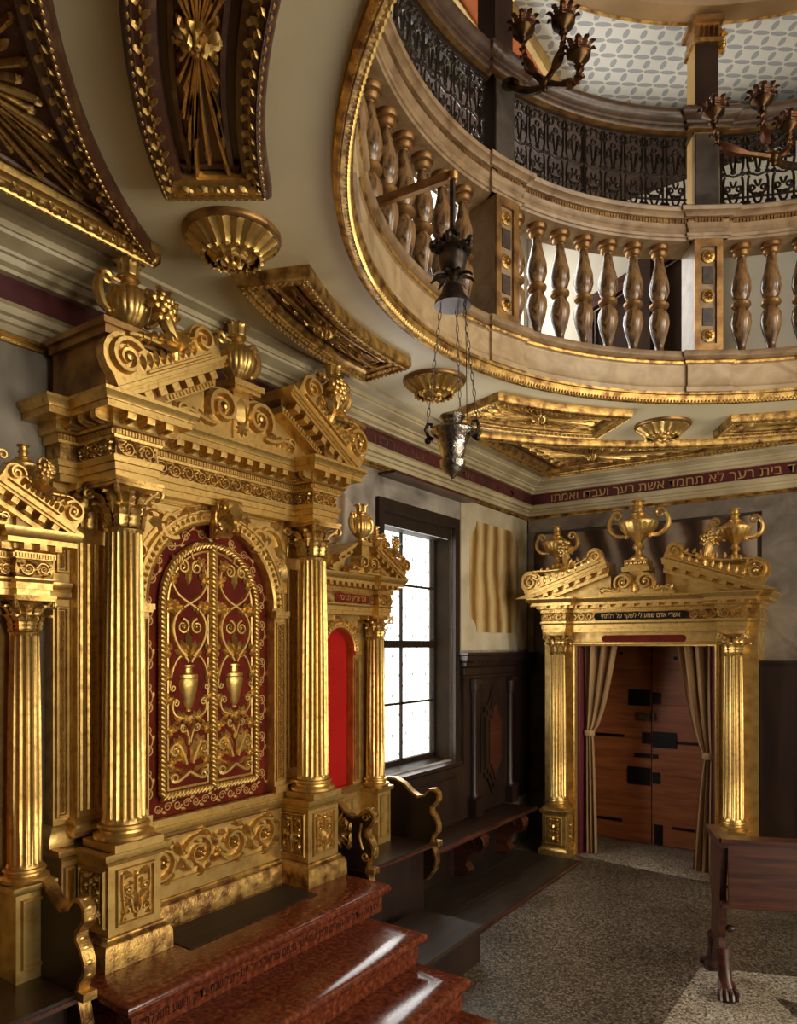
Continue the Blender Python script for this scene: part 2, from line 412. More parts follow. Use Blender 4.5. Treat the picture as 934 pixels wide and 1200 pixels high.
def candelabra_relief(m, Wd, H, h, Mx, seed=0, units=None):       # symmetrical upright carving centred on u = 0, v in [0, H]
    units = units or max(1, round(H / (Wd * 1.15))); uh = H / units
    for k in range(units):
        b = k * uh
        m.ridge([(0, b), (0, b + uh)], Wd * .10, h, Mx)
        m.leaf(0, b + uh * .12, PI / 2, uh * .5, Wd * .34, h * 1.3, Mx)
        for sg in (1, -1):
            pa = 0 if sg > 0 else PI
            m.ridge(spiral(sg * Wd * .27, b + uh * .62, Wd * .19, Wd * .05, -PI / 2, sg * 1.3), taper(Wd * .085, Wd * .05), h, Mx)
            m.ridge(bez((0, b + uh * .12), (sg * Wd * .2, b + uh * .05), (sg * Wd * .12, b + uh * .62 - Wd * .19), (sg * Wd * .27, b + uh * .62 - Wd * .19), 6), Wd * .08, h, Mx)
            m.ridge(spiral(sg * Wd * .30, b + uh * .20, Wd * .14, Wd * .04, PI / 2, -sg * 1.2), taper(Wd * .08, Wd * .05), h, Mx)
            m.leaf(sg * Wd * .05, b + uh * .42, PI / 2 - sg * 1.15, Wd * .40, Wd * .2, h * 1.2, Mx)
            m.leaf(sg * Wd * .08, b + uh * .86, PI / 2 - sg * .95, Wd * .40, Wd * .18, h * 1.1, Mx)
            m.leaf(sg * Wd * .42, b + uh * .42, PI / 2 + sg * .4, Wd * .28, Wd * .14, h, Mx)
            m.sph((sg * Wd * .27, b + uh * .62, h * .5), Wd * .055, Mx, 6, 3)
        m.sph((0, b + uh * .92, h * .6), Wd * .07, Mx, 6, 3)
        for sg in (1, -1):
            for u, v, an, l in ((.44, .10, 1.9, .26), (.12, .30, .3, .26), (.46, .60, 2.2, .22), (.44, .86, 2.6, .30), (.20, .98, .0, .24), (.10, .70, .9, .2), (.30, .02, .3, .2), (.30, .42, .2, .2)):
                m.leaf(sg * Wd * u, b + uh * v, an if sg > 0 else PI - an, Wd * l, Wd * l * .6, h * 1.1, Mx)
            m.ridge(bez((sg * Wd * .47, b), (sg * Wd * .30, b + uh * .3), (sg * Wd * .52, b + uh * .5), (sg * Wd * .44, b + uh * .98), 8), Wd * .06, h * .8, Mx)
    return m

# text: the letters of an inscription as one flat mesh in a (u, v, n) frame, centred
def letters(name, body, size, m, parent, Mx, depth=.002, width=None, shear=0):
    cu = bpy.data.curves.new(name, 'FONT'); cu.body = body; cu.size = size; cu.align_x = 'CENTER'; cu.align_y = 'CENTER'
    cu.extrude = depth
    tmp = bpy.data.objects.new(name, cu); COL.objects.link(tmp)
    dg = bpy.context.evaluated_depsgraph_get(); dg.update()
    me = bpy.data.meshes.new_from_object(tmp.evaluated_get(dg))
    bpy.data.objects.remove(tmp)
    if width and len(me.vertices):
        xs = [v.co.x for v in me.vertices]; w0 = max(xs) - min(xs); c = (max(xs) + min(xs)) / 2
        for v in me.vertices: v.co.x = (v.co.x - c) * width / w0
    me.materials.clear(); me.materials.append(MATS[m])
    me.transform(Mx)
    return link(name, me, parent)
# ------------------------------------------------------------------ the room
mat('faded_gilt', (.16, .07, .03), .6, .1, c2=(.09, .03, .02), scale=20)
XA, YB, ZC, XR, YF, ZG = -3.18, 7.0, 3.73, 3.8, -1.8, 6.5
EX, EY, EA, EB = .303, 3.42, 2.477, 2.33            # centre and half axes of the oval opening
def ell(tdeg, off=0.):
    t = rad(tdeg); return (EX + (EA + off) * cos(t), EY + (EB + off) * sin(t))

def holed(m, axis, c0, c1, u0, u1, z0, z1, holes):
    us = sorted({u0, u1, *[h[0] for h in holes], *[h[1] for h in holes]})
    zs = sorted({z0, z1, *[h[2] for h in holes], *[h[3] for h in holes]})
    us = [u for u in us if u0 <= u <= u1]; zs = [z for z in zs if z0 <= z <= z1]
    for a, b in zip(us, us[1:]):
        for c, d in zip(zs, zs[1:]):
            if any(h[0] <= (a + b) / 2 <= h[1] and h[2] <= (c + d) / 2 <= h[3] for h in holes): continue
            if axis == 'x': m.box(c0, c1, a, b, c, d)
            else: m.box(a, b, c0, c1, c, d)
    return m

WIN = (4.36, 5.42, 1.0, 3.03)
GW = [(4.25, 5.6, 4.3, 6.2), (6.15, 6.9, 4.6, 6.1)]
RW = [(-.1, .9, 1.0, 3.1), (2.2, 3.2, 1.0, 3.1), (4.5, 5.5, 1.0, 3.1)]
RG = [(1.0, 2.2, 4.9, 6.2), (3.8, 5.0, 4.9, 6.2)]
wall_left = struct(holed(M(), 'x', XA - .24, XA, YF, YB, -.05, 3.9, [WIN]).obj('wall_left', 'plaster_grey', smooth=0))
struct(holed(M(), 'x', XA - .24, XA, YF, YB, 3.9, 6.9, GW).obj('wall_left_gallery', 'gallery_wall', smooth=0))
DOOR = (-2.78, -.92, -.06, 2.2)
wall_back = struct(holed(M(), 'y', YB, YB + .3, XA - .24, XR + .2, -.05, 3.9, [DOOR]).obj('wall_back', 'dark_marble', smooth=0))
struct(M().box(XA - .24, XR + .2, YB, YB + .3, 3.9, 6.9).obj('wall_back_gallery', 'gallery_wall', smooth=0))
struct(holed(M(), 'x', XR, XR + .24, YF, YB, -.05, 6.9, RW + RG).obj('wall_right', 'dark_marble', smooth=0))
struct(M().box(XA - .24, XR + .24, YF - .2, YF, -.05, 6.9).obj('wall_front', 'gallery_dark', smooth=0))
m = M()
m.box(DOOR[0] - .02, DOOR[1] + .02, YB + .46, YB + .5, 0, 2.25)
m.box(DOOR[0] - .04, DOOR[0], YB + .3, YB + .5, 0, 2.25).box(DOOR[1], DOOR[1] + .04, YB + .3, YB + .5, 0, 2.25).box(DOOR[0] - .04, DOOR[1] + .04, YB + .3, YB + .5, 2.2, 2.25)
struct(m.obj('wall_door_recess', 'walnut', smooth=0))

# floor
floor = struct(M().box(XA - .2, XR + .2, YF - .2, YB + .5, -.06, 0).obj('floor', 'terrazzo', smooth=0))
M().prism([(-2.76, 6.62), (-2.4, 6.56), (-1.9, 6.5), (-.95, 6.42), (-.95, 7.4), (-2.76, 7.4)], 0, .003).obj('threshold', 'terrazzo_light', floor, smooth=0)
M().prism([(-1.02, 2.6), (2.6, 2.6), (2.6, 4.95), (-.35, 4.95), (-.98, 4.72)], 0, .002).obj('inlay', 'terrazzo_light', floor, smooth=0)
M().prism([(-.55, 4.55), (.9, 4.55), (.9, 4.05), (-.2, 4.05)], .001, .003).obj('inlay', 'terrazzo', floor, smooth=0)
for x0, x1 in ((-2.66, -2.375), (-2.95, -2.666), (XA, -2.956)):
    M().box(x0, x1, 4.02, 6.38, 0, .012).obj('floor_plank', 'floor_board', floor, smooth=0)
M().box(-2.372, -2.352, 4.02, 6.38, 0, .014).obj('floor_edging', 'mahogany', floor, smooth=0)

# ceiling with the oval opening (its top is the gallery floor)
cang = sorted({round(360 * i / 96, 4) for i in range(96)} | {round(math.degrees(math.atan2((y - EY), (x - EX))) % 360, 4) for x in (XA - .1, XR + .1) for y in (YF - .1, YB + .1)})
def rect_pt(td):
    c, s = cos(rad(td)), sin(rad(td)); ts = []
    if c > 1e-9: ts.append((XR + .1 - EX) / c)
    if c < -1e-9: ts.append((XA - .1 - EX) / c)
    if s > 1e-9: ts.append((YB + .1 - EY) / s)
    if s < -1e-9: ts.append((YF - .1 - EY) / s)
    t = min(ts); return (EX + c * t, EY + s * t)
def ell_dir(td):
    c, s = cos(rad(td)), sin(rad(td)); r = 1 / math.hypot(c / (EA - .01), s / (EB - .01)); return (EX + c * r, EY + s * r)
def slab(z0, z1):
    m = M(); n = len(cang); vs = []
    for td in cang:
        a = ell_dir(td); b = rect_pt(td)
        vs += [(*a, z0), (*b, z0), (*b, z1), (*a, z1)]
    fs = []
    for i in range(n):
        j = (i + 1) % n
        for k in range(4): fs.append((i * 4 + k, j * 4 + k, j * 4 + (k + 1) % 4, i * 4 + (k + 1) % 4))
    return m.add(vs, fs)
ceiling = struct(slab(ZC, ZC + .25).obj('ceiling', 'ceiling_cream', smooth=0))
struct(slab(ZG, ZG + .1).obj('ceiling_gallery', 'weave_paint', smooth=0))
struct(M().box(XA - .2, XR + .2, YF - .2, YB + .2, 6.95, 7.05).obj('ceiling_upper', 'brown_soffit', smooth=0))

# painted cornice with the lettered frieze along both walls
path = [(XA, YF), (XA, YB), (XR, YB)]
trim = struct(M().mould(path, [(.085, 3.575), (.12, 3.575), (.125, 3.59), (.15, 3.60), (.16, 3.625), (.175, 3.628), (.18, 3.64), (.245, 3.665), (.25, 3.678), (.262, 3.68), (.275, 3.70), (.325, 3.715), (.33, 3.74)], back=0).obj('trim_1', 'cream_paint', smooth=28))
lower = M().mould(path, [(.0, 3.36), (.028, 3.365), (.03, 3.395), (.045, 3.40), (.05, 3.42), (.075, 3.425), (.08, 3.455), (.10, 3.465)], back=-.005).obj('lower_moulding', 'cream_paint', trim, smooth=0)
M().mould(path, [(.084, 3.465), (.084, 3.575)], back=0).obj('frieze_board', 'frieze_red', trim, smooth=0)
M().mould(path, [(0, 3.325), (.014, 3.328), (.02, 3.34), (.014, 3.35), (.022, 3.355), (.022, 3.362)], back=-.005).obj('gilt_bead', 'gold_worn_shade', trim)
heb = 'לא תחמד בית רעך לא תחמד אשת רעך ועבדו ואמתו'[::-1]
letters('inscription', heb, .115, 'gilt_letter', trim, FY(-1.565, YB - .086, 3.517), .001, 2.62)
hebA = 'כבד את אביך ואת אמך למען יארכון ימיך'[::-1]
letters('inscription', hebA, .10, 'faded_gilt', trim, FX(XA + .086, 5.25, 3.517), .001, 2.9)
# bare board hung under the cornice above the window
tag(M().box(XA + .005, XA + .16, 4.32, 5.62, 3.285, 3.305).obj('shelf_board', 'mahogany', smooth=0), 'thin reddish board fixed under the cornice above the window', 'board')

# wall panels
def panel(name, x0, x1, y0, y1, z0, z1, m, par): return M().box(x0, x1, y0, y1, z0, z1).obj(name, m, par, smooth=0)
panel('plaster_panel', XA, XA + .012, 5.56, 6.96, 1.96, 3.32, 'plaster_cream', wall_left)
notch = .13
al = [(5.72 + notch, 2.13), (6.74 - notch, 2.13)] + arc(6.74, 2.13, notch, PI, PI / 2, 4) + arc(6.74, 3.16, notch, -PI / 2, -PI, 4) + arc(5.72, 3.16, notch, 0, -PI / 2, 4) + arc(5.72, 2.13, notch, PI / 2, 0, 4)
M().prism(al, 0, .016, FX(XA, 0, 0)).obj('alabaster_panel', 'alabaster', wall_left, smooth=0)
M().prism([(.6, 2.6), (1.28, 2.4), (1.5, 2.75), (1.46, 2.98), (1.28, 3.06), (1.13, 3.18), (.6, 3.3)], 0, .012, FX(XA, 0, 0)).obj('marble_inlay', 'agate', wall_left, smooth=0)
M().prism([(3.62, 2.35), (4.2, 2.35), (4.18, 2.8), (4.05, 2.98), (3.9, 3.08), (3.62, 3.1)], 0, .012, FX(XA, 0, 0)).obj('marble_inlay', 'agate', wall_left, smooth=0)
panel('dark_panel', XA, XA + .012, 1.52, 1.80, .7, 2.5, 'dark_marble', wall_left)
M().prism([(-3.1, 2.55), (-.98, 2.55), (-.98, 3.16), (-3.1, 3.16)], 0, .014, FY(0, YB, 0)).obj('onyx_panel', 'onyx', wall_back, smooth=0)
panel('grey_band', XA + .02, .9, YB - .022, YB, 3.19, 3.325, 'grey_marble', wall_back)
panel('grey_panel', -.94, -.60, YB - .02, YB, 1.86, 3.19, 'grey_marble', wall_back)
panel('pale_strip', -.60, -.47, YB - .03, YB, 1.9, 3.19, 'plaster_cream', wall_back)
panel('dark_panel', -.46, .4, YB - .02, YB, 1.96, 3.19, 'onyx', wall_back)
panel('grey_panel', XA + .01, -3.1, YB - .02, YB, 1.9, 3.19, 'grey_marble', wall_back)

# ------------------------------------------------------------------ windows
def window(n, xs, y0, y1, z0, z1, cols, rows_lo, rows_hi, casing=True, sgn=1):
    """sash window in a wall facing +x (sgn=1) or -x; xs = plane of the sash"""
    w = struct(link('window_%d' % n, None, None, T(xs, (y0 + y1) / 2, z0)))
    def rail(name, a, b, c, d, t=.02): return M().box(xs - t, xs + t, a, b, c, d).obj(name, 'window_wood', w, smooth=0)
    zm = (z0 + z1) / 2
    for a, b, c, d in ((y0, y0 + .045, z0, z1), (y1 - .045, y1, z0, z1), (y0, y1, z0, z0 + .06), (y0, y1, z1 - .06, z1)): rail('sash_rail', a, b, c, d)
    rail('meeting_rail', y0 + .045, y1 - .045, zm - .03, zm + .03, .028)
    for c, d, rows in ((z0 + .06, zm - .03, rows_lo), (zm + .03, z1 - .06, rows_hi)):
        for i in range(1, cols):
            y = y0 + .045 + (y1 - y0 - .09) * i / cols; rail('muntin', y - .009, y + .009, c, d, .012)
        for i in range(1, rows):
            z = c + (d - c) * i / rows; rail('muntin', y0 + .045, y1 - .045, z - .009, z + .009, .012)
        for i in range(cols):
            for j in range(rows):
                a = y0 + .045 + (y1 - y0 - .09) * i / cols; b = y0 + .045 + (y1 - y0 - .09) * (i + 1) / cols
                e = c + (d - c) * j / rows; g = c + (d - c) * (j + 1) / rows
                M().box(xs - .003, xs + .003, a, b, e, g).obj('pane', 'window_glass', w, smooth=0)
    return w
y0, y1, z0, z1 = WIN
w1 = window(1, XA - .18, y0, y1, z0, z1, 2, 2, 2)
for a, b, c, d in ((y0 - .07, y0, z0 - .05, z1 + .09), (y1, y1 + .08, z0 - .05, z1 + .09), (y0, y1, z1, z1 + .09)):
    M().box(XA, XA + .035, a, b, c, d).obj('casing', 'window_wood', w1, smooth=0)
M().box(XA - .16, XA - .004, y1 - .018, y1, z0, z1).obj('reveal', 'window_reveal', w1, smooth=0)
M().box(XA - .16, XA - .004, y0, y0 + .018, z0, z1).obj('reveal', 'window_wood', w1, smooth=0)
M().box(XA - .16, XA - .004, y0, y1, z1 - .10, z1).obj('head_board', 'window_wood', w1, smooth=0)
M().prism([(XA - .2, z0 + .03), (XA + .06, z0 - .02), (XA + .06, z0 - .05), (XA - .2, z0 - .03)], y0 - .08, y1 + .09, frame((0, 0, 0), (1, 0, 0), (0, 0, 1), (0, 1, 0))).obj('sill', 'walnut', w1, smooth=0)
# diamond lattice of wires outside the window
lat = M(); xs = XA - .3; st = .21
lo_y, hi_y, lo_z, hi_z = 4.3, 5.9, .9, 3.1
for sg in (1, -1):
    k = -14
    while k < 24:
        c = lo_y + k * st; k += 1
        z = lo_z; pts = []
        a = (c, lo_z); b = (c + sg * (hi_z - lo_z) * .62, hi_z)
        def clip(p, q):
            t0, t1 = 0., 1.; d = q[0] - p[0]
            for lim, s in ((lo_y, 1), (hi_y, -1)):
                f0 = s * (p[0] - lim); f1 = s * (q[0] - lim)
                if f0 < 0 and f1 < 0: return None
                if f0 < 0: t0 = max(t0, f0 / (f0 - f1))
                if f1 < 0: t1 = min(t1, f0 / (f0 - f1))
            return (t0, t1) if t0 < t1 else None
        r = clip(a, b)
        if r:
            A = [a[i] + (b[i] - a[i]) * r[0] for i in (0, 1)]; B = [a[i] + (b[i] - a[i]) * r[1] for i in (0, 1)]
            lat.tube([(xs, A[0], A[1]), (xs, B[0], B[1])], .0035, 4)
stuff(lat.obj('lattice', 'silver', w1))
for n, (y0, y1, z0, z1) in enumerate(GW): window(n + 2, XA - .12, y0, y1, z0, z1, 2, 2, 2)
for n, (y0, y1, z0, z1) in enumerate(RW + RG): window(n + 4, XR + .12, y0, y1, z0, z1, 2, 2, 2)

# ------------------------------------------------------------------ double door in the recess
door = struct(link('door_1', None, None, T(-1.85, YB + .36, 0)))
yd = YB + .34
for k, (x0, x1) in enumerate(((-2.66, -1.99), (-1.98, -1.25))):
    leafo = link('door_leaf', None, door, T((x0 + x1) / 2, yd, 0))
    nb = 6
    for i in range(nb):
        z0 = .012 + i * 2.1 / nb; z1 = .012 + (i + 1) * 2.1 / nb - .0025
        M().box(x0, x1, yd, yd + .045, z0, z1).obj('plank', 'door_wood', leafo, smooth=0)
def plate(name, x0, x1, z0, z1, t=.012, m='black_iron'): return M().box(x0, x1, yd - t, yd, z0, z1).obj(name, m, door, smooth=0)
for nm, r in (('lock_plate', (-2.212, -1.996, 1.395, 1.558)), ('lock_keep', (-1.974, -1.895, 1.421, 1.533)), ('lock_plate', (-2.077, -1.996, 1.015, 1.129)), ('lock_plate', (-1.974, -1.744, .985, 1.142)),
              ('bolt', (-2.154, -1.996, .871, .913)), ('bolt', (-1.974, -1.921, .871, .913)), ('lock_plate', (-2.223, -1.996, .594, .772)), ('lock_keep', (-1.974, -1.901, .622, .733)), ('strap_hinge', (-2.657, -2.28, .195, .222)),
              ('strap_hinge', (-2.64, -2.258, 1.065, 1.093)), ('strap_hinge', (-1.748, -1.30, 1.032, 1.056)), ('strap_hinge', (-1.783, -1.30, .188, .212)), ('floor_bolt', (-1.955, -1.879, .014, .213)),
              ('nail_plate', (-2.307, -2.275, 1.912, 1.937)), ('nail_plate', (-1.771, -1.736, 1.863, 1.895))):
    plate(nm, *r)
lb = plate('lock_box', -2.133, -1.996, 1.246, 1.33, .03, 'mahogany'); M().box(-2.10, -2.045, yd - .036, yd - .03, 1.27, 1.31).obj('keyhole_plate', 'lock_brass', lb, smooth=0)
plate('lock_keep', -1.974, -1.945, 1.25, 1.325, .03, 'mahogany')
# ------------------------------------------------------------------ gallery: ring, balustrade, grilles, posts
def inward(t, off=0.):
    x, y = ell(t, off); nx, ny = -cos(rad(t)) / EA, -sin(rad(t)) / EB; l = math.hypot(nx, ny); return x, y, nx / l, ny / l
PIERS = [162.4, 123.9, 88.0, 212.0]
def ring_path(ts, off=0., bump=0., bw=2.6):
    pts = []
    for t in ts:
        x, y, nx, ny = inward(t)
        d = -off
        if bump and any(abs(t - p) < bw for p in PIERS): d += bump
        pts.append((x + nx * d, y + ny * d))
    return pts
TS_full = [360 - 360 * i / 120 for i in range(120)]
def ts_bump(bw=2.6, a=236, b=62):
    ts = set(a - (a - b) * i / 58 for i in range(59))
    for p in PIERS: ts |= {p + bw + .01, p + bw - .01, p - bw + .01, p - bw - .01}
    return sorted(ts, reverse=True)
TB = ts_bump()
bal = thing('gallery_balustrade', 'oval gallery balustrade of marbled brown double-vase balusters above the ceiling opening', 'balustrade', (EX - EA, EY, ZC))
gl = M().mould(ring_path(TS_full), [(-.012, 3.735), (-.012, 3.708), (.0, 3.70), (.012, 3.70), (.016, 3.694), (.04, 3.70), (.052, 3.722), (.054, 3.745), (.062, 3.75), (.062, 3.768), (.03, 3.772)], True).obj('gilt_moulding', 'gold_worn_shade', bal)
eg = M()                                             # leaf tongues on the gilt moulding
for i in range(300):
    t = 236 - 174 * i / 299; x, y, nx, ny = inward(t)
    eg.leaf(0, 0, 0, .030, .022, .012, frame((x + nx * .030, y + ny * .030, 3.697), (nx * .75, ny * .75, .66), (-ny, nx, 0), (nx * .5, ny * .5, -.86)))
stuff(eg.obj('moulding_leaves', 'gold', bal))
M().mould(ring_path(TB, 0, .022), [(.02, 3.768), (.055, 3.768), (.055, 3.80), (.045, 3.808), (.04, 3.825), (.04, 3.945), (.045, 3.955), (.058, 3.96)], back=-.01).obj('fascia', 'fascia_marble', bal)
M().mould(ring_path(TB, 0, .022), [(.05, 3.958), (.062, 3.962), (.068, 3.975), (.062, 3.985)], back=0).obj('gilt_bead', 'gold_worn_shade', bal)
M().mould(ring_path(TB, 0, .022), [(.05, 3.985), (.07, 3.99), (.085, 4.005), (.085, 4.03), (.075, 4.045)], back=-.2).obj('base_rail', 'rail_marble', bal)
M().mould(ring_path(TB, 0, .022), [(-.13, 4.835), (.03, 4.835), (.035, 4.85), (.045, 4.853), (.05, 4.87), (.03, 4.875), (.03, 4.91), (.038, 4.915), (.05, 4.935), (.055, 4.94)], back=-.21).obj('top_rail', 'rail_marble', bal)
M().mould(ring_path(TB, 0, .022), [(.03, 4.94), (.034, 4.945), (.034, 4.975), (.03, 4.978)], back=-.2).obj('dentil_band', 'gold_brown', bal)
dm = M()
for i in range(330):
    t = 236 - 174 * i / 329; x, y, nx, ny = inward(t); b = .022 if any(abs(t - p) < 2.6 for p in PIERS) else 0
    dm.box(-.008, .008, -.02, .012, 4.946, 4.974, T(x + nx * (.034 + b), y + ny * (.034 + b), 0) @ RZ(rad(t) + PI / 2))
stuff(dm.obj('dentils', 'gold_brown', bal))
M().mould(ring_path(TB, 0, .022), [(.04, 4.978), (.06, 4.98), (.075, 5.0), (.095, 5.005), (.10, 5.03), (.085, 5.045), (.07, 5.05)], back=-.21).obj('rail_cornice', 'rail_marble', bal)
# balusters
bp = [(.048, 0), (.05, .018), (.034, .03), (.022, .05), (.024, .09), (.043, .17), (.054, .24), (.050, .295), (.034, .335), (.028, .345)]
bp2 = [(.030, .40), (.043, .425), (.053, .47), (.050, .53), (.036, .60), (.025, .665), (.023, .705)]
ringp = [(.028, .342), (.040, .348), (.05, .362), (.05, .380), (.04, .394), (.03, .40)]
capp = [(.022, .695), (.025, .71), (.036, .716), (.043, .73), (.044, .742), (.038, .748), (.052, .756), (.056, .768), (.056, .787)]
b0 = None
bts = [157.9 - 4.5 * i for i in range(7)] + [117.7 - 4.5 * i for i in range(6)] + [83 - 4.5 * i for i in range(4)] + [169.0 + 4.72 * i for i in range(9)] + [217 + 4.7 * i for i in range(4)]
for t in bts:
    x, y, nx, ny = inward(t); Mw = T(x - nx * .07, y - ny * .07, 4.048) @ RZ(rad(t))
    if b0 is None:
        FAT = lambda p: [(r * 1.3, z) for r, z in p]
        b0 = M().lathe(FAT(bp[1:]) , 16).lathe(FAT(bp2), 16).obj('baluster', 'baluster_wood', bal, Mw); r0 = M().lathe(FAT(ringp), 16).obj('ring', 'gold_brown', b0, Mw); c0 = M().lathe([(r * 1.22, z) for r, z in capp], 16).obj('cap', 'gold_brown', b0, Mw)
    else:
        b = share('baluster', b0, bal, Mw); share('ring', r0, b, Mw); share('cap', c0, b, Mw)
# piers with rosette panels
for t in PIERS:
    x, y, nx, ny = inward(t)
    Mp = frame((x, y, 4.045), (-ny, nx, 0), (0, 0, 1), (nx, ny, 0)) if False else frame((x, y, 4.045), (ny, -nx, 0), (0, 0, 1), (nx, ny, 0))
    # u along the ring, v up, n into the room
    pr = M().box(-.098, .098, 0, .79, -.19, .045, Mp).obj('pier', 'rail_marble', bal, smooth=0)
    fm = M()
    for a, b, c, d in ((-.098, -.055, .0, .79), (.055, .098, 0, .79), (-.055, .055, 0, .06), (-.055, .055, .735, .79)): fm.box(a, b, c, d, .045, .062, Mp)
    fm.obj('pier_frame', 'gold_brown', pr, smooth=0)
    for c, d in ((.19, .31), (.48, .60)): M().box(-.036, .036, c, d, .045, .052, Mp).obj('marble_inset', 'pier_inset', pr, smooth=0)
    for k, v in enumerate((.12, .395, .67)):
        rr = M(); rr.lathe([(.046, 0), (.046, .008), (.036, .012)], 18, Mp @ T(0, v, .045)); rr.rosette(0, v, .036, .02, Mp @ T(0, 0, .05), 8); rr.obj('rosette', 'gold_worn_shade', pr)

# wrought-iron grille panels above the rail, one for each bay
def grille_unit(w, h):
    m = M(); r = .0085
    def pl(pts, q=r): m.tube([(a, 0, b) for a, b in pts], q, 4)
    for sg in (1, -1):
        pl(spiral(sg * w * .24, h * .30, w * .19, w * .05, -PI / 2, sg * 1.5))
        pl(spiral(sg * w * .24, h * .68, w * .19, w * .05, PI / 2, -sg * 1.5))
        pl(bez((0, h * .12), (sg * w * .1, h * .05), (sg * w * .2, h * .30 - w * .19), (sg * w * .24, h * .30 - w * .19), 6))
        pl(bez((0, h * .52), (sg * w * .16, h * .60), (sg * w * .05, h * .86), (sg * w * .24, h * .68 + w * .19), 6))
        pl(spiral(sg * w * .40, h * .50, w * .09, w * .03, PI / 2 if sg > 0 else PI / 2, sg * 1.2))
        pl(arc(sg * w * .25, h * .9, w * .12, 0, 2 * PI, 12)); pl(arc(sg * w * .41, h * .12, w * .08, 0, 2 * PI, 10))
        pl(arc(sg * w * .41, h * .86, w * .07, 0, 2 * PI, 10))
        for q, (a, b, an) in enumerate(((.24, .30, .8), (.24, .68, -.8), (.12, .46, 1.2), (.42, .66, 1.6), (.42, .32, -1.4))):
            mm = M(); mm.leaf(0, 0, an if sg > 0 else PI - an, w * .17, w * .09, .01)
            m.add([(sg * w * a + p[0], p[2], h * b + p[1]) for p in mm.v], mm.f)
    pl(arc(0, h * .52, w * .07, 0, 2 * PI, 10)); pl(arc(0, h * .80, w * .10, 0, 2 * PI, 12)); pl([(-w * .5, h * .50), (-w * .3, h * .49), (0, h * .46), (w * .3, h * .49), (w * .5, h * .50)])
    for sg in (1, -1):
        pl(bez((sg * w * .5, h * .02), (sg * w * .3, h * .02), (sg * w * .5, h * .4), (sg * w * .34, h * .46), 8)); pl(bez((sg * w * .5, h * .98), (sg * w * .32, h * .98), (sg * w * .52, h * .62), (sg * w * .36, h * .54), 8))
        pl(spiral(sg * w * .10, h * .22, w * .085, w * .02, -PI / 2, -sg * 1.3)); pl(spiral(sg * w * .12, h * .95, w * .07, w * .02, PI / 2, sg * 1.2))
    pl(bez((-w * .12, h * .40), (-.05 * w, h * .30), (.05 * w, h * .30), (w * .12, h * .40), 6))
    return m
GH = .55
gu = None
bays = [(209, 165.2, 12), (159.6, 126.7, 9), (121.1, 90.8, 8)]
blabel = ['dark wrought-iron scroll grille between the hanging lamp pier and the left edge', 'dark wrought-iron scroll grille under the branching candelabrum', 'dark wrought-iron scroll grille beside the right-hand gallery post, pale wall behind']
for (t0, t1, n), lb in zip(bays, blabel):
    tm = (t0 + t1) / 2; x, y, nx, ny = inward(tm)
    g = thing('iron_grille', lb, 'grille', (x, y, 5.05), 'iron grilles on the gallery rail')
    for i in range(n):
        ta = t0 + (t1 - t0) * i / n; tb = t0 + (t1 - t0) * (i + 1) / n
        xa, ya = ell(ta, .03); xb, yb = ell(tb, .03); w = math.hypot(xb - xa, yb - ya)
        Mw = T((xa + xb) / 2, (ya + yb) / 2, 5.055) @ RZ(math.atan2(yb - ya, xb - xa))
        if gu is None: gu = grille_unit(w, GH).obj('scroll_panel', 'iron', g, Mw); wu = w
        else: share('scroll_panel', gu, g, Mw @ Matrix.Diagonal((w / wu, 1, 1, 1)))
        if i in (0, n // 2): M().box(-.008, .008, -.008, .008, 0, GH, T(xa, ya, 5.052)).obj('upright', 'iron', g, smooth=0)
    pts = [ell(t0 + (t1 - t0) * i / 24, .03) for i in range(25)]
    for z in (5.056, 5.16, 5.59): M().tube([(*p, z) for p in pts], .009, 4).obj('bar', 'iron', g)
hr = M().mould(ring_path(TB, 0, .03), [(.0, 5.60), (.03, 5.605), (.04, 5.62), (.055, 5.625), (.058, 5.64), (.085, 5.655), (.10, 5.68), (.10, 5.705), (.085, 5.725), (.05, 5.735)], back=-.10).obj('gallery_handrail', 'dark_marble_rail')
tag(hr, 'dark marbled handrail curving along the top of the iron grilles', 'handrail')
M().mould(ring_path(TB, 0, .03), [(.03, 5.594), (.038, 5.597), (.038, 5.603), (.03, 5.606)], back=.0).obj('gilt_bead', 'gold_brown', hr)
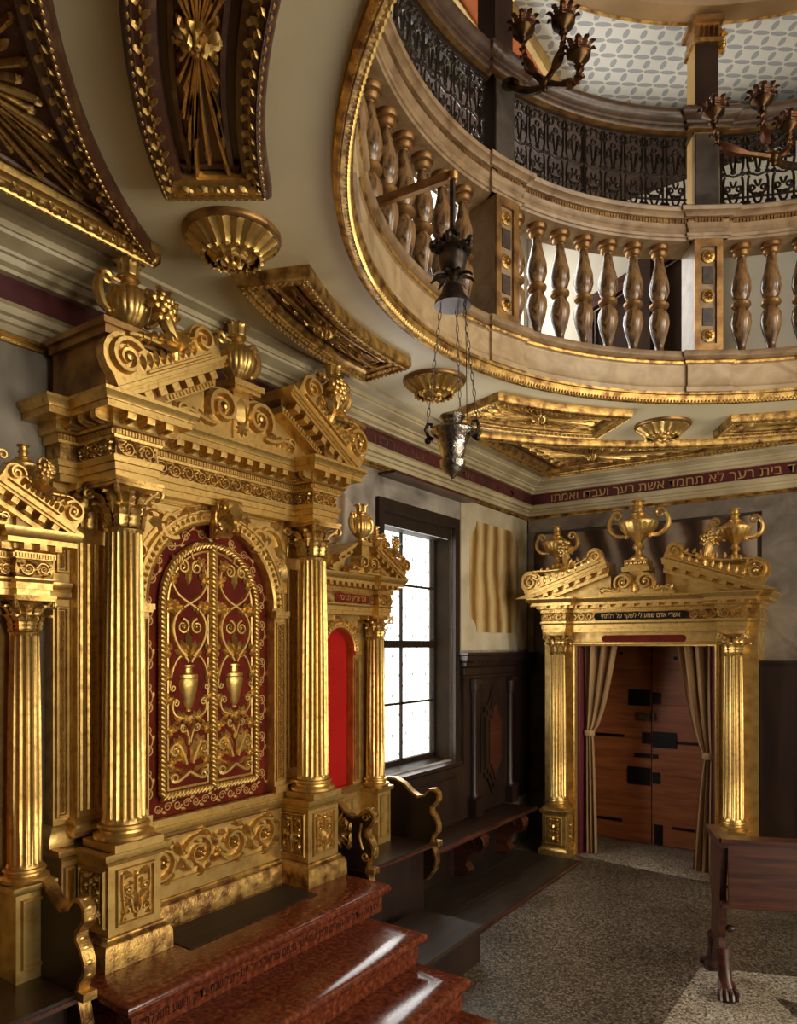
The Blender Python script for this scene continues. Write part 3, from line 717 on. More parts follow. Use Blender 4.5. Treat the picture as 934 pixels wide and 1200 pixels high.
# posts that carry the upper oval
plab = {162.4: 'dark square gallery post beside the branching candelabrum', 123.9: 'tall square gallery post with ochre side, shade-toned front and dark capital', 88.0: 'square gallery post further along the right of the oval', 212.0: 'square gallery post over the near left of the oval'}
for t in PIERS:
    x, y, nx, ny = inward(t); Mp = frame((x, y, 0), (ny, -nx, 0), (0, 0, 1), (nx, ny, 0))
    p = thing('gallery_post', plab[t], 'post', (x, y, 5.05), 'posts on the gallery balustrade')
    M().box(-.085, .085, 5.05, 5.60, -.12, .03, Mp).obj('lower_shaft', 'ochre_beam' if t < 130 else 'gallery_dark', p, smooth=0)
    M().box(-.08, .08, 5.07, 5.58, .03, .04, Mp).obj('lower_front_shade', 'dark_marble', p, smooth=0)  # dark sheet puts the shade on the post's front into the colour
    M().box(-.08, .08, 5.735, 6.22, -.13, .02, Mp).obj('upper_shaft', 'ochre_beam' if t < 130 else 'gallery_dark', p, smooth=0)
    M().box(-.079, .079, 5.74, 6.22, .02, .028, Mp).obj('upper_front_shade', 'gallery_dark', p, smooth=0)  # shaded front of the post, coloured in as a dark sheet over the shaft
    M().box(-.10, .10, 6.22, 6.25, -.15, .045, Mp).obj('neck_moulding', 'gold_worn_shade', p, smooth=0)
    cm = M().box(-.085, .085, 6.25, 6.36, -.13, .03, Mp)
    for i in range(5): cm.leaf(-.07 + .035 * i, 6.25, PI / 2, .10, .05, .03, Mp @ T(0, 0, .03))
    cm.box(-.11, .11, 6.36, 6.40, -.16, .06, Mp).obj('capital', 'gold_brown', p)
    gb = M()
    for i in range(3): gb.vine(-.10, 6.30 - .035 * i, PI + .4 * i, .06, .03, Mp @ T(0, 0, -.02 * i)); gb.sph((-.12, 6.26 - .02 * i, .0), .022, Mp)
    gb.obj('gilt_foliage', 'gold', p)
up = struct(M().mould(ring_path(TS_full), [(-.06, 6.42), (.10, 6.42), (.12, 6.44), (.12, 6.48), (.16, 6.50), (.16, 6.62), (-.06, 6.62)], True).obj('trim_2', 'brown_soffit'))
M().mould(ring_path(TS_full), [(-.07, 6.425), (-.05, 6.41), (-.035, 6.42), (-.04, 6.44), (-.07, 6.44)], True).obj('gilt_bead', 'gold_worn_shade', up)
# beam along the ark side of the gallery ceiling
bm = struct(M().box(-2.42, -2.20, YF, YB, 6.40, 6.50).obj('trim_3', 'orange_beam', smooth=0))
for a, b in ((-2.47, -2.42), (-2.20, -2.16)): M().box(a, b, YF, YB, 6.385, 6.50).obj('beam_edge', 'ochre_beam', bm, smooth=0)
# things standing in the gallery, seen between the balusters
tag(M().box(-1.95, -1.83, 6.72, 6.86, 3.98, 5.6).obj('timber_post', 'gallery_dark', smooth=0), 'brown timber post behind the balusters of the middle bay', 'post')
scn = thing('timber_screen', 'reddish-brown timber stair screen behind the balusters of the middle bay', 'screen', (-2.0, 6.9, 3.98))
Ms = FY(0, 6.92, 0)
M().prism([(-2.5, 5.30), (-1.28, 5.72), (-1.28, 5.86), (-2.5, 5.44)], 0, .06, Ms).obj('sloping_rail', 'mahogany', scn, smooth=0)
for x in (-2.5, -1.9, -1.35): M().box(x, x + .07, 3.98, 5.32 + (x + 2.5) * .34, -.02, .05, Ms).obj('upright', 'mahogany', scn, smooth=0)
M().prism([(-2.43, 3.98), (-1.28, 3.98), (-1.28, 5.72), (-2.43, 5.33)], -.06, -.03, Ms).obj('board', 'gallery_dark', scn, smooth=0)
# dark cove between the painted ceiling and the gallery walls
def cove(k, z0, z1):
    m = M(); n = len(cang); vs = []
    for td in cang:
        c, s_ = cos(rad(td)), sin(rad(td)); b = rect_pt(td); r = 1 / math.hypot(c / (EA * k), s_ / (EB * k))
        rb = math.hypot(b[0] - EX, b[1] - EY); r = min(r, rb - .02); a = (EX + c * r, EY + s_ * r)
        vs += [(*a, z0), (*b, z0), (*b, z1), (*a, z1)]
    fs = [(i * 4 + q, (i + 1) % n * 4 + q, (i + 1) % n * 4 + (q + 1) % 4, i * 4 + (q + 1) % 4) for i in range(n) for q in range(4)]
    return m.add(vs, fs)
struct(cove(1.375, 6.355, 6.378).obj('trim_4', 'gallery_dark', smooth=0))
# ------------------------------------------------------------------ carved pieces used by the ark, the niches and the portal
def acanthus(w, h, out):
    """one capital leaf: base at the origin, rising along z, curling out towards +x, lobed edges and a raised rib"""
    m = M(); rows = [(0, 0, .9), (.10, .14, 1.15), (.06, .28, .85), (.16, .42, 1.2), (.12, .56, .8), (.26, .72, 1.1), (.34, .84, .75), (.70, .97, .85), (1.0, .98, .6), (1.12, .84, .35)]
    vs = []
    for i, (o, z, k) in enumerate(rows):
        for c, q in ((-.5, -.10), (-.2, .10), (0, .42), (.2, .10), (.5, -.10)):
            vs.append((o * out + q * w * .45, c * w * k, z * h))
    fs = [(i * 5 + j, i * 5 + j + 1, i * 5 + j + 6, i * 5 + j + 5) for i in range(len(rows) - 1) for j in range(4)]
    return m.add(vs, fs)
LEAFC = {}
def capital(parent, Mw, r, h, detail=True, m='gold', yscale=1.):
    bell = M().lathe([(r * 1.06, 0), (r * 1.14, h * .03), (r * .95, h * .06), (r * .88, h * .5), (r * 1.0, h * .75), (r * 1.3, h * .86)], 16)
    a = r * 1.62; cc = []
    for k in range(4):
        t = PI / 4 + k * PI / 2; c2 = (a * 1.30 * cos(t), a * 1.30 * sin(t))
        n2 = (a * 1.30 * cos(t + PI / 2), a * 1.30 * sin(t + PI / 2))
        mid = ((c2[0] + n2[0]) / 2 * .86, (c2[1] + n2[1]) / 2 * .86)
        for s in (0, .12, .3, .5, .7, .88):
            b = 1 - .14 * (1 - (2 * s - 1) ** 2)
            cc.append(((c2[0] * (1 - s) + n2[0] * s) * b, (c2[1] * (1 - s) + n2[1] * s) * b))
    bell.prism(cc, h * .86, h * .93).prism([(x * 1.04, y * 1.04) for x, y in cc], h * .93, h)
    lv = []
    for row, (n, z, hh, ro, w) in enumerate(((8, .05, .40, .98, .62), (8, .30, .44, .96, .60))):
        for k in range(n): lv.append((2 * PI * (k + .5 * row) / n, r * ro, h * z, w, hh))
    vol = M()
    vol.tube([(r * .9 + 0, 0, h * .45), (r * 1.25, 0, h * .66), (r * 1.75, 0, h * .80)] + [(r * 1.86 + r * .26 * cos(q), 0, h * .76 + r * .26 * sin(q) * 1.0) for q in [PI * .5 - i * .75 for i in range(9)]], lambda t: r * (.13 - .05 * t), 6)
    fl = M(); fl.rosette(0, 0, r * .3, r * .18, None, 6)
    if not detail:
        lf = acanthus(r * .70, h * .44, r * .80)
        for an, ro, z, w, hh in lv: bell.add(lf.v, lf.f, RZ(an) @ T(ro, 0, z))
        for k in range(4): bell.add(vol.v, vol.f, RZ(PI / 4 + k * PI / 2))
        for k in range(4): bell.add(fl.v, fl.f, RZ(k * PI / 2) @ frame((r * 1.55, 0, h * .9), (0, 1, 0), (0, 0, 1), (1, 0, 0)))
        return bell.obj('capital', m, parent, Mw)
    b = bell.obj('capital', 'gold_worn_shade', parent, Mw)  # darker gold on the bell stands in for the shade behind the leaves
    key = ('leaf', r, h, m)
    for an, ro, z, w, hh in lv:
        Mq = Mw @ RZ(an) @ T(ro, 0, z)
        if key not in LEAFC: LEAFC[key] = acanthus(r * .70, h * .44, r * .80).obj('acanthus_leaf', m, b, Mq)
        else: share('acanthus_leaf', LEAFC[key], b, Mq)
    key = ('vol', r, h, m)
    for k in range(4):
        Mq = Mw @ RZ(PI / 4 + k * PI / 2)
        if key not in LEAFC: LEAFC[key] = vol.obj('volute', m, b, Mq)
        else: share('volute', LEAFC[key], b, Mq)
    return b
def fluted(parent, Mw, r, h, n=20, m='gold', top=.86):
    mod = lambda a, j: 1 if j in (0, 1, 6, 7) else 1 - .13 * abs(sin(n * a / 2)) ** .8
    prof = [(r * 1.06, 0), (r * 1.02, h * .008), (r, h * .016), (r * .99, h * .3), (r * .95, h * .65), (r * top, h * .985), (r * top, h * .992), (r * top * 1.05, h)]
    return M().lathe(prof, n * 6, Mw, mod).obj('shaft', m, parent, smooth=60)
def attic_base(parent, Mw, r, h, m='gold'):
    return M().lathe([(r * 1.42, 0), (r * 1.5, h * .1), (r * 1.5, h * .28), (r * 1.38, h * .36), (r * 1.2, h * .45), (r * 1.18, h * .58), (r * 1.26, h * .64), (r * 1.32, h * .75), (r * 1.26, h * .88), (r * 1.08, h * .93), (r * 1.06, h)], 28, Mw).obj('base', m, parent)
def handle_path(r0, z0, z1, out, sg):
    return [(sg * x, 0, z) for x, z in bez((r0 * .7, z1), (r0 + out * 1.6, z1 + (z1 - z0) * .55), (r0 + out * 1.3, z0 + (z1 - z0) * .1), (r0 * .9, z0), 10)]
def urn(parent, Mw, h, style, m='gold'):
    if style == 'amphora':                            # gadrooned body, short neck, leafy crown
        R = h * .27
        prof = [(R * .55, 0), (R * .55, h * .03), (R * .3, h * .06), (R * .32, h * .09), (R * .7, h * .17), (R * .72, h * .19), (R * .82, h * .22), (R * 1.0, h * .34), (R * 1.02, h * .44), (R * .92, h * .55), (R * .62, h * .63), (R * .42, h * .66)]
        mod = lambda a, j: 1 + (.07 * abs(cos(9 * a)) if 5 < j < 11 else (.06 * abs(cos(7 * a)) if j in (4, 5) else 0))
        b = M().lathe(prof, 72, None, mod).obj('urn', m, parent, Mw)
        nk = M().lathe([(R * .42, h * .655), (R * .50, h * .675), (R * .40, h * .70), (R * .40, h * .735), (R * .58, h * .755), (R * .56, h * .785), (R * .40, h * .80), (R * .44, h * .88), (R * .40, h * .95), (R * .3, h * .955)], 20)
        lf = acanthus(R * .40, h * .19, R * .26)
        for k in range(9): nk.add(lf.v, lf.f, RZ(2 * PI * k / 9) @ T(R * .42, 0, h * .80))
        nk.sph((0, 0, h * .955), R * .26)
        nk.obj('neck', m, b, Mw)
        for sg in (1, -1):
            hd = M().tube([(sg * x, 0, z) for x, z in bez((R * 1.02, h * .24), (R * 1.75, h * .26), (R * 1.75, h * .58), (R * 1.52, h * .66), 10)], lambda t: R * (.13 + .14 * sin(PI * t)), 7)
            hd.tube([(sg * (R * 1.22 + R * .36 * (1 - .055 * i) * cos(a)), 0, h * .655 + R * .36 * (1 - .055 * i) * sin(a)) for i, a in enumerate([.2 + .5 * q for q in range(14)])], lambda t: R * (.19 - .09 * t), 7)
            hd.tube([(sg * R * .45, 0, h * .69), (sg * R * 1.0, 0, h * .70)], R * .1, 6)
            hd.sph((sg * R * 1.1, 0, h * .235), R * .17)
            hd.obj('handle', m, b, Mw)
    else:                                             # wide bowl on a slender foot with scrolled handles
        R = h * .29
        prof = [(R * .55, 0), (R * .55, h * .03), (R * .42, h * .06), (R * .2, h * .10), (R * .16, h * .15), (R * .28, h * .19), (R * .34, h * .22), (R * .26, h * .26), (R * .2, h * .30), (R * .36, h * .36), (R * .62, h * .42), (R * .74, h * .45), (R * .96, h * .53), (R * 1.02, h * .58), (R * 1.1, h * .60), (R * 1.08, h * .64), (R * .88, h * .66), (R * .6, h * .72), (R * .4, h * .75)]
        mod = lambda a, j: 1 + (.06 * abs(cos(8 * a)) if 9 <= j <= 13 else 0)
        b = M().lathe(prof, 64, None, mod).obj('urn', m, parent, Mw)
        M().lathe([(R * .4, h * .745), (R * .45, h * .77), (R * .26, h * .80), (R * .24, h * .85), (R * .34, h * .88), (R * .24, h * .905), (R * .24, h * .96), (R * .38, h * .98), (R * .36, h), (R * .1, h)], 18).obj('lid', m, b, Mw)
        for sg in (1, -1):
            pth = [(sg * x, 0, z) for x, z in bez((R * .7, h * .42), (R * 1.5, h * .36), (R * 1.95, h * .60), (R * 1.50, h * .76), 12)]
            hd = M().tube(pth, lambda t: R * (.10 + .05 * sin(PI * t)), 7)
            hd.tube([(sg * (R * 1.20 + R * .34 * (1 - .055 * i) * cos(a)), 0, h * .755 + R * .34 * (1 - .055 * i) * sin(a)) for i, a in enumerate([.0 + .5 * q for q in range(15)])], lambda t: R * (.11 - .04 * t), 7)
            hd.sph((sg * R * .66, 0, h * .40), R * .14)
            hd.obj('handle', m, b, Mw)
    return b
def crest(parent, Mx, L, H, m='gold', bouquet=True, name='crest_scroll'):
    """acanthus scroll lying on a raking cornice: big volute at the low outer end, bouquet, small volute at the high end"""
    s = H
    o = [(0.02 * L, 0), (L, 0)] + arc(L - .42 * s, .50 * s, .42 * s, -.3, PI * .9, 8) + [(L - .95 * s, .36 * s), (L * .52, .34 * s), (L * .42, .42 * s), (1.28 * s, .62 * s)] + arc(.62 * s, .56 * s, .60 * s, .5, PI * 1.15, 8)
    b = M().prism(o, -.035, .015, Mx)
    F_ = Mx @ T(0, 0, .015)
    b.ridge(spiral(.60 * s, .54 * s, .50 * s, .08 * s, .2, 1.7), taper(.20 * s, .10 * s), .035, F_)
    b.ridge(spiral(L - .42 * s, .48 * s, .36 * s, .07 * s, PI * .9, -1.5), taper(.15 * s, .08 * s), .03, F_)
    b.ridge(bez((.9 * s, 1.02 * s), (1.5 * s, .95 * s), (L * .5, .25 * s), (L - .8 * s, .55 * s), 12), lambda t: s * (.14 - .04 * t), .028, F_)
    b.ridge([(1.05 * s, .10 * s), (L - .3 * s, .10 * s)], .10 * s, .02, F_)
    for k in range(9):
        t = k / 8; u = .95 * s + (L - 1.9 * s) * t
        b.leaf(u, .78 * s - .36 * s * t + .05 * s * (k % 2), PI * .25 + .9 * t, .34 * s, .2 * s, .03, F_); b.leaf(u + .05 * s, .15 * s, PI * .42, .42 * s, .2 * s, .022, F_)
    for k in range(7): b.sph((.60 * s + .30 * s * cos(k), .54 * s + .30 * s * sin(k), .012), .05 * s, F_, 6, 3)
    b.sph((.60 * s, .54 * s, .02), .12 * s, F_, 8, 4)
    ob = b.obj(name, m, parent)
    if bouquet:
        q = M(); u0 = L * .60
        q.tube([tuple(F_ @ Vector(p)) for p in ((u0 - .12 * s, .2 * s, 0), (u0 - .02 * s, .7 * s, .02), (u0 + .06 * s, 1.15 * s, .0))], lambda t: s * (.10 + .10 * t), 8)
        for k in range(6): q.leaf(u0, .35 * s, PI / 2 + (k - 2.5) * .42, .62 * s, .22 * s, .03, F_ @ T(0, 0, .02))
        for i in range(16):
            a = i * 2.4; rr = .34 * s * math.sqrt(i / 16)
            q.sph((u0 + .12 * s + rr * cos(a), 1.42 * s + rr * sin(a) * 1.15, .03 * (1 - i / 16)), .125 * s, F_, 6, 4)
        for i in range(9):
            a = 2 * PI * i / 9
            q.leaf(u0 + .12 * s + .26 * s * cos(a), 1.42 * s + .3 * s * sin(a), a, .26 * s, .2 * s, .03, F_)
        q.obj('bouquet', m, ob)
    return ob
def double_volute(parent, Mx, L, H, m='gold'):
    """centre piece on a cornice: two facing volutes running out into low scrolls, u centred"""
    out = [(-L / 2, 0), (L / 2, 0), (L / 2, .10 * H)] + bez((L * .46, .3 * H), (L * .40, .5 * H), (L * .34, .16 * H), (L * .27, .30 * H), 6) + arc(L * .145, .56 * H, .42 * H, -.4, PI * .8, 7) + [(.0, .55 * H)]
    full = out + [(-u, v) for u, v in reversed(out[2:-1])]
    b = M().prism([p for p in full if True][1:] + [full[0]], -.04, .012, Mx)
    F_ = Mx @ T(0, 0, .012)
    for sg in (1, -1):
        b.ridge([(sg * (u), v) for u, v in spiral(L * .145, .56 * H, .40 * H, .06 * H, -.6, 1.8)], taper(.17 * H, .09 * H), .045, F_)
        b.ridge([(sg * u, v) for u, v in bez((L * .20, .20 * H), (L * .3, .1 * H), (L * .36, .42 * H), (L * .46, .22 * H), 9)], .12 * H, .03, F_)
        b.ridge([(sg * u, v) for u, v in spiral(L * .43, .26 * H, .16 * H, .04 * H, -1.2, 1.2)], taper(.09 * H, .05 * H), .03, F_)
        for k in range(6): b.leaf(sg * L * (.22 + .045 * k), .10 * H, PI / 2 - sg * .5, .34 * H, .16 * H, .02, F_)
        b.sph((sg * L * .145, .56 * H, .025), .08 * H, F_, 8, 4)
    b.leaf(0, 0, PI / 2, .6 * H, .3 * H, .04, F_); b.rosette(0, .25 * H, .2 * H, .03, F_, 8)
    return b.obj('volute_crest', m, parent)

# ------------------------------------------------------------------ the ark
A0 = 2.6; CY = .643; ZP = .60
ark = thing('torah_ark', 'tall gilded ark with two fluted columns, arched red doors and broken pediment', 'ark', (-2.98, A0, ZP))
cols = (A0 - CY, A0 + CY)
hw, hb = .135, .175
ped = [(-3.17, 1.75), (-3.03, 1.75), (-3.03, cols[0] - hw), (-2.79, cols[0] - hw), (-2.79, cols[0] + hw), (-3.0, cols[0] + hw), (-3.0, cols[1] - hw), (-2.79, cols[1] - hw), (-2.79, cols[1] + hw), (-3.03, cols[1] + hw), (-3.03, 3.41), (-3.17, 3.41)]
M().prism(ped, ZP, 1.10).obj('pedestal_body', 'gold_flat', ark, smooth=0)
M().mould(ped, [(.0, ZP), (.04, ZP), (.04, .625), (.038, .685), (.030, .70), (.03, .708), (.018, .715), (.012, .73), (0, .735)], back=-.01).obj('plinth', 'gold_worn_shade', ark)
M().mould(ped, [(0, 1.04), (.012, 1.045), (.016, 1.06), (.03, 1.068), (.034, 1.085), (.034, 1.098), (0, 1.10)], back=-.01).obj('pedestal_cornice', 'gold', ark)
def framed(parent, F_, w, h, kind, m='gold', fm='gold_flat', fw=.016, depth=.012, seed=0):
    """moulded frame with a carved relief inside; F_ at the lower centre of the panel"""
    fr = M(); x = w / 2
    fr.sweep([(-x, 0), (x, 0), (x, h), (-x, h)], [(0, 0), (0, .004), (-fw * .3, .013), (-fw * .7, .013), (-fw, .003), (-fw, 0)], F_, True)
    fr.obj('panel_frame', fm, parent)
    r = M(); i = w - 2 * fw - .012
    if kind == 'candelabra': candelabra_relief(r, i, h - 2 * fw - .012, depth * 1.6, F_ @ T(0, fw + .006, 0))
    elif kind == 'rinceau': rinceau(r, i, h - 2 * fw - .012, max(1, round(i / (h * .95))), depth * 1.6, F_ @ T(-i / 2, fw + .006, 0))
    return r.obj('carved_relief', m, parent)
def FNY(x, y, z): return frame((x, y, z), (1, 0, 0), (0, 0, 1), (0, -1, 0))
for cy in cols:
    framed(ark, FX(-2.79, cy, .765), .20, .255, 'candelabra')
    framed(ark, FNY(-2.91, cy - hw, .765), .20, .255, 'candelabra')
framed(ark, FX(-3.03, 1.785, .765), .055, .25, 'candelabra')
framed(ark, FX(-3.0, A0, .80), .98, .24, 'rinceau', depth=.02)
M().box(-3.02, -2.985, cols[0] + hw, cols[1] - hw, 1.10, 1.135).obj('door_sill', 'gold', ark, smooth=0)
# column plinths, bases, shafts, capitals, pilasters behind
for cy in cols:
    M().box(-3.0, -2.755, cy - .125, cy + .125, 1.10, 1.135).obj('column_plinth', 'gold_flat', ark, smooth=0)
    Mc = T(-2.875, cy, 0)
    attic_base(ark, Mc @ T(0, 0, 1.135), .088, .075)
    fluted(ark, Mc @ T(0, 0, 1.21), .093, 1.315, 20)
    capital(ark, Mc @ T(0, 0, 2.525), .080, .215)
    pl = M().box(-3.12, -3.045, cy - .125, cy + .125, 1.135, 2.535)
    for i in range(7):
        u = -.105 + i * .035
        pl.lathe([(.013, 0), (.013, 1.22)], 8, T(-3.046, cy + u, 1.25))
    pl.obj('pilaster', 'gold', ark)
    M().mould([(-3.12, cy - .125), (-3.045, cy - .125), (-3.045, cy + .125), (-3.12, cy + .125)], [(0, 1.135), (.03, 1.137), (.034, 1.16), (.02, 1.175), (.018, 1.19), (.024, 1.205), (.01, 1.215), (0, 1.22)], back=-.01).obj('pilaster_base', 'gold', ark)
    pc = M().box(-3.12, -3.045, cy - .12, cy + .12, 2.535, 2.70)
    lf = acanthus(.055, .09, .04)
    for i in range(5):
        for j in (0, 1): pc.add(lf.v, lf.f, T(-3.045, cy - .10 + .05 * i + .02 * j, 2.54 + .07 * j))
    for i in range(3): pc.add(lf.v, lf.f, T(-3.11 + .03 * i, cy - .12, 2.54 + .05 * (i % 2)) @ RZ(-PI / 2))
    for sg in (1, -1): pc.tube([(-3.03 + .02 * cos(a), cy + sg * .12 + .022 * cos(a) * sg, 2.69 + .022 * sin(a)) for a in [.6 * i for i in range(10)]], .01, 6)
    pc.box(-3.12, -3.015, cy - .145, cy + .145, 2.705, 2.738).obj('pilaster_capital', 'gold', ark)
# flank strip on the left
M().box(-3.17, -3.10, 1.75, 1.83, 1.10, 2.738).obj('flank_strip', 'gold_flat', ark, smooth=0)
framed(ark, FX(-3.10, 1.79, 1.22), .065, .96, 'candelabra', depth=.008)
framed(ark, FX(-3.10, 1.79, 2.33), .065, .36, 'candelabra', depth=.008)
M().mould([(-3.17, 1.75), (-3.10, 1.75), (-3.10, 1.825)], [(0, 2.21), (.02, 2.22), (.025, 2.24), (.015, 2.25), (.03, 2.27), (.03, 2.285), (0, 2.29)], back=-.01).obj('flank_moulding', 'gold', ark)
M().mould([(-3.17, 1.75), (-3.10, 1.75), (-3.10, 1.825)], [(0, 1.10), (.04, 1.10), (.04, 1.14), (.02, 1.165), (.012, 1.18), (0, 1.19)], back=-.01).obj('flank_moulding', 'gold', ark)
# arched front
AR, AZ = .43, 2.22
spn = [(cols[0] + .10, 1.135), (A0 - AR, 1.135)] + arc(A0, AZ, AR, PI, 0, 28) + [(A0 + AR, 1.135), (cols[1] - .10, 1.135), (cols[1] - .10, 2.74), (cols[0] + .10, 2.74)]
M().prism(spn, -3.12, -3.0, frame((0, 0, 0), (0, 1, 0), (0, 0, 1), (1, 0, 0))).obj('arch_wall', 'gold_flat', ark, smooth=0)
FA = FX(-3.0, A0, AZ)
ap = arc(0, 0, AR, 0, PI, 36)
M().sweep(ap, [(0, -.05), (0, .012), (.012, .02), (.018, .014), (.056, .016), (.062, .026), (.074, .026), (.08, .0)], FA).obj('archivolt', 'gold', ark)
av = M()
for i in range(40):
    a = PI * (i + .5) / 40
    av.leaf((AR + .02) * cos(a), (AR + .02) * sin(a), a, .036, .030, .016, FA @ T(0, 0, .014))
stuff(av.obj('archivolt_leaves', 'gold', ark))
for sg in (1, -1):
    yj = A0 + sg * (AR + .045)
    M().box(-3.0, -2.985, yj - .045, yj + .045, 1.135, 2.20).obj('jamb', 'gold_flat', ark, smooth=0)
    framed(ark, FX(-2.985, yj, 1.20), .07, .94, 'candelabra', depth=.008, fw=.010)
    M().box(-3.0, -2.965, yj - .055, yj + .055, 2.165, 2.178).box(-3.0, -2.955, yj - .06, yj + .06, 2.178, 2.205).obj('impost', 'gold', ark, smooth=0)
    M().box(-3.0, -2.965, yj - .052, yj + .052, 1.135, 1.175).obj('jamb_base', 'gold', ark, smooth=0)
    sp = M(); F_ = FX(-3.0, A0, AZ)
    cx, cz = sg * .335, .41
    sp.ridge([(sg * abs(u), v) for u, v in spiral(.30, .395, .075, .015, -2.2, 1.6)], taper(.040, .02), .032, F_)
    sp.ridge([(sg * u, v) for u, v in bez((.50, .30), (.52, .44), (.40, .50), (.34, .44), 10)], taper(.045, .03), .03, F_)
    sp.ridge([(sg * u, v) for u, v in spiral(.475, .24, .04, .01, 1.2, 1.4)], taper(.018, .01), .02, F_)
    for (u, v, an, l) in ((.30, .395, 0, .1), (.24, .46, 2.9, .10), (.16, .47, 3.0, .08), (.40, .44, .7, .10), (.44, .36, -.4, .10), (.50, .30, -1.3, .12), (.48, .18, -1.5, .10), (.36, .33, -1.0, .07), (.22, .43, 2.2, .07), (.52, .45, .8, .06), (.10, .475, 2.7, .06)):
        sp.leaf(sg * u, v, an if sg > 0 else PI - an, l * 1.25, l * .75, .034, F_)
    sp.rosette(sg * .30, .395, .04, .02, F_, 6)
    sp.obj('spandrel_carving', 'gold', ark)
    M().sweep([(sg * u, v) for u, v in ([(.10, .505), (.535, .505), (.535, .10)] + arc(0, 0, .525, .19, 1.38, 10)[0:11])], [(0, 0), (-.004, .008), (-.010, .008), (-.014, 0)], F_, True).obj('spandrel_frame', 'gold', ark)
# keystone console
F_ = frame((-2.99, A0 - .05, AZ + .36), (1, 0, 0), (0, 0, 1), (0, 1, 0))
pk = [(0, 0)] + arc(.045, .035, .034, -PI * .6, PI * .35, 8) + bez((.07, .06), (.05, .10), (.10, .10), (.13, .115), 5) + arc(.105, .15, .046, -.6, PI * .6, 8) + [(.02, .19), (0, .19)]
ks = M().prism(pk, 0, .10, F_)
for s in (0, .10):
    Fk = F_ @ T(0, 0, s) @ Matrix.Diagonal((1, 1, 1 if s else -1, 1))
    ks.ridge(spiral(.105, .15, .042, .008, .8, 1.6), taper(.014, .008), .010, Fk); ks.ridge(spiral(.045, .035, .030, .006, 0, 1.4), .010, .009, Fk)
    ks.ridge(bez((.062, .05), (.04, .10), (.05, .13), (.075, .17), 6), .012, .008, Fk)
lf = acanthus(.10, .15, .05)
ks.add(lf.v, lf.f, frame((-2.855, A0, AZ + .53), (.55, 0, .83), (0, -1, 0), (.45, 0, -.9)))
for k in (-1, 0, 1): ks.add(lf.v, lf.f, frame((-2.915, A0 + .03 * k, AZ + .44), (.8, 0, .6), (0, -.5, 0), (.2, 0, -.6)))
ks.obj('keystone', 'gold', ark)
# red ground with painted arabesque
red = [(A0 - AR, 1.13)] + [(A0 + AR, 1.13)] + arc(A0, AZ, AR, 0, PI, 24)
gd = M().prism(red, -3.10, -3.05, frame((0, 0, 0), (0, 1, 0), (0, 0, 1), (1, 0, 0))).obj('door_surround', 'crimson', ark, smooth=0)
ar = M(); F_ = FX(-3.05, A0, AZ)
def band_pt(s, off):                                  # s runs up the left, over the arch, down the right, then along the bottom
    L1 = AZ - 1.20; R = .388 + off
    if s < L1: return (-R, -L1 + s)
    s -= L1; La = PI * .388
    if s < La: a = PI - s / .388; return (R * cos(a), R * sin(a))
    s -= La; return (R, -s)
Ltot = 2 * (AZ - 1.20) + PI * .388; nn = 30
for i in range(nn):
    s0 = Ltot * (i + .5) / nn; sg = 1 if i % 2 else -1; st = Ltot / nn
    P = [(s0 + st * .42 * math.cos(t) * 1.0, sg * .006 + .026 * sin(t)) for t in [0]]
    sp = spiral(0, 0, .030, .007, 0, 1.5 * sg, 16)
    ar.ridge([band_pt(min(Ltot, max(0, s0 + a)), b) for a, b in sp], taper(.009, .005), .0022, F_)
    ar.ridge([band_pt(min(Ltot, max(0, s0 - st * .5 + st * q / 6)), -sg * .026 * cos(PI * q / 6)) for q in range(7)], .007, .0022, F_)
    a, b = band_pt(min(Ltot, s0 + st * .45), sg * .028); a2, b2 = band_pt(min(Ltot, s0 + st * .7), sg * .034)
    ar.leaf(a, b, math.atan2(b2 - b, a2 - a), .034, .02, .003, F_)
for i in range(12):
    x = -.36 + .72 * (i + .5) / 12; sg = 1 if i % 2 else -1
    ar.ridge(spiral(x, -1.045, .026, .006, 0, 1.5 * sg), taper(.009, .005), .0022, F_); ar.leaf(x + .02, -1.045 + sg * .02, .3 * sg, .035, .018, .003, F_)
ar.obj('painted_scrolls', 'gold_paint', gd)
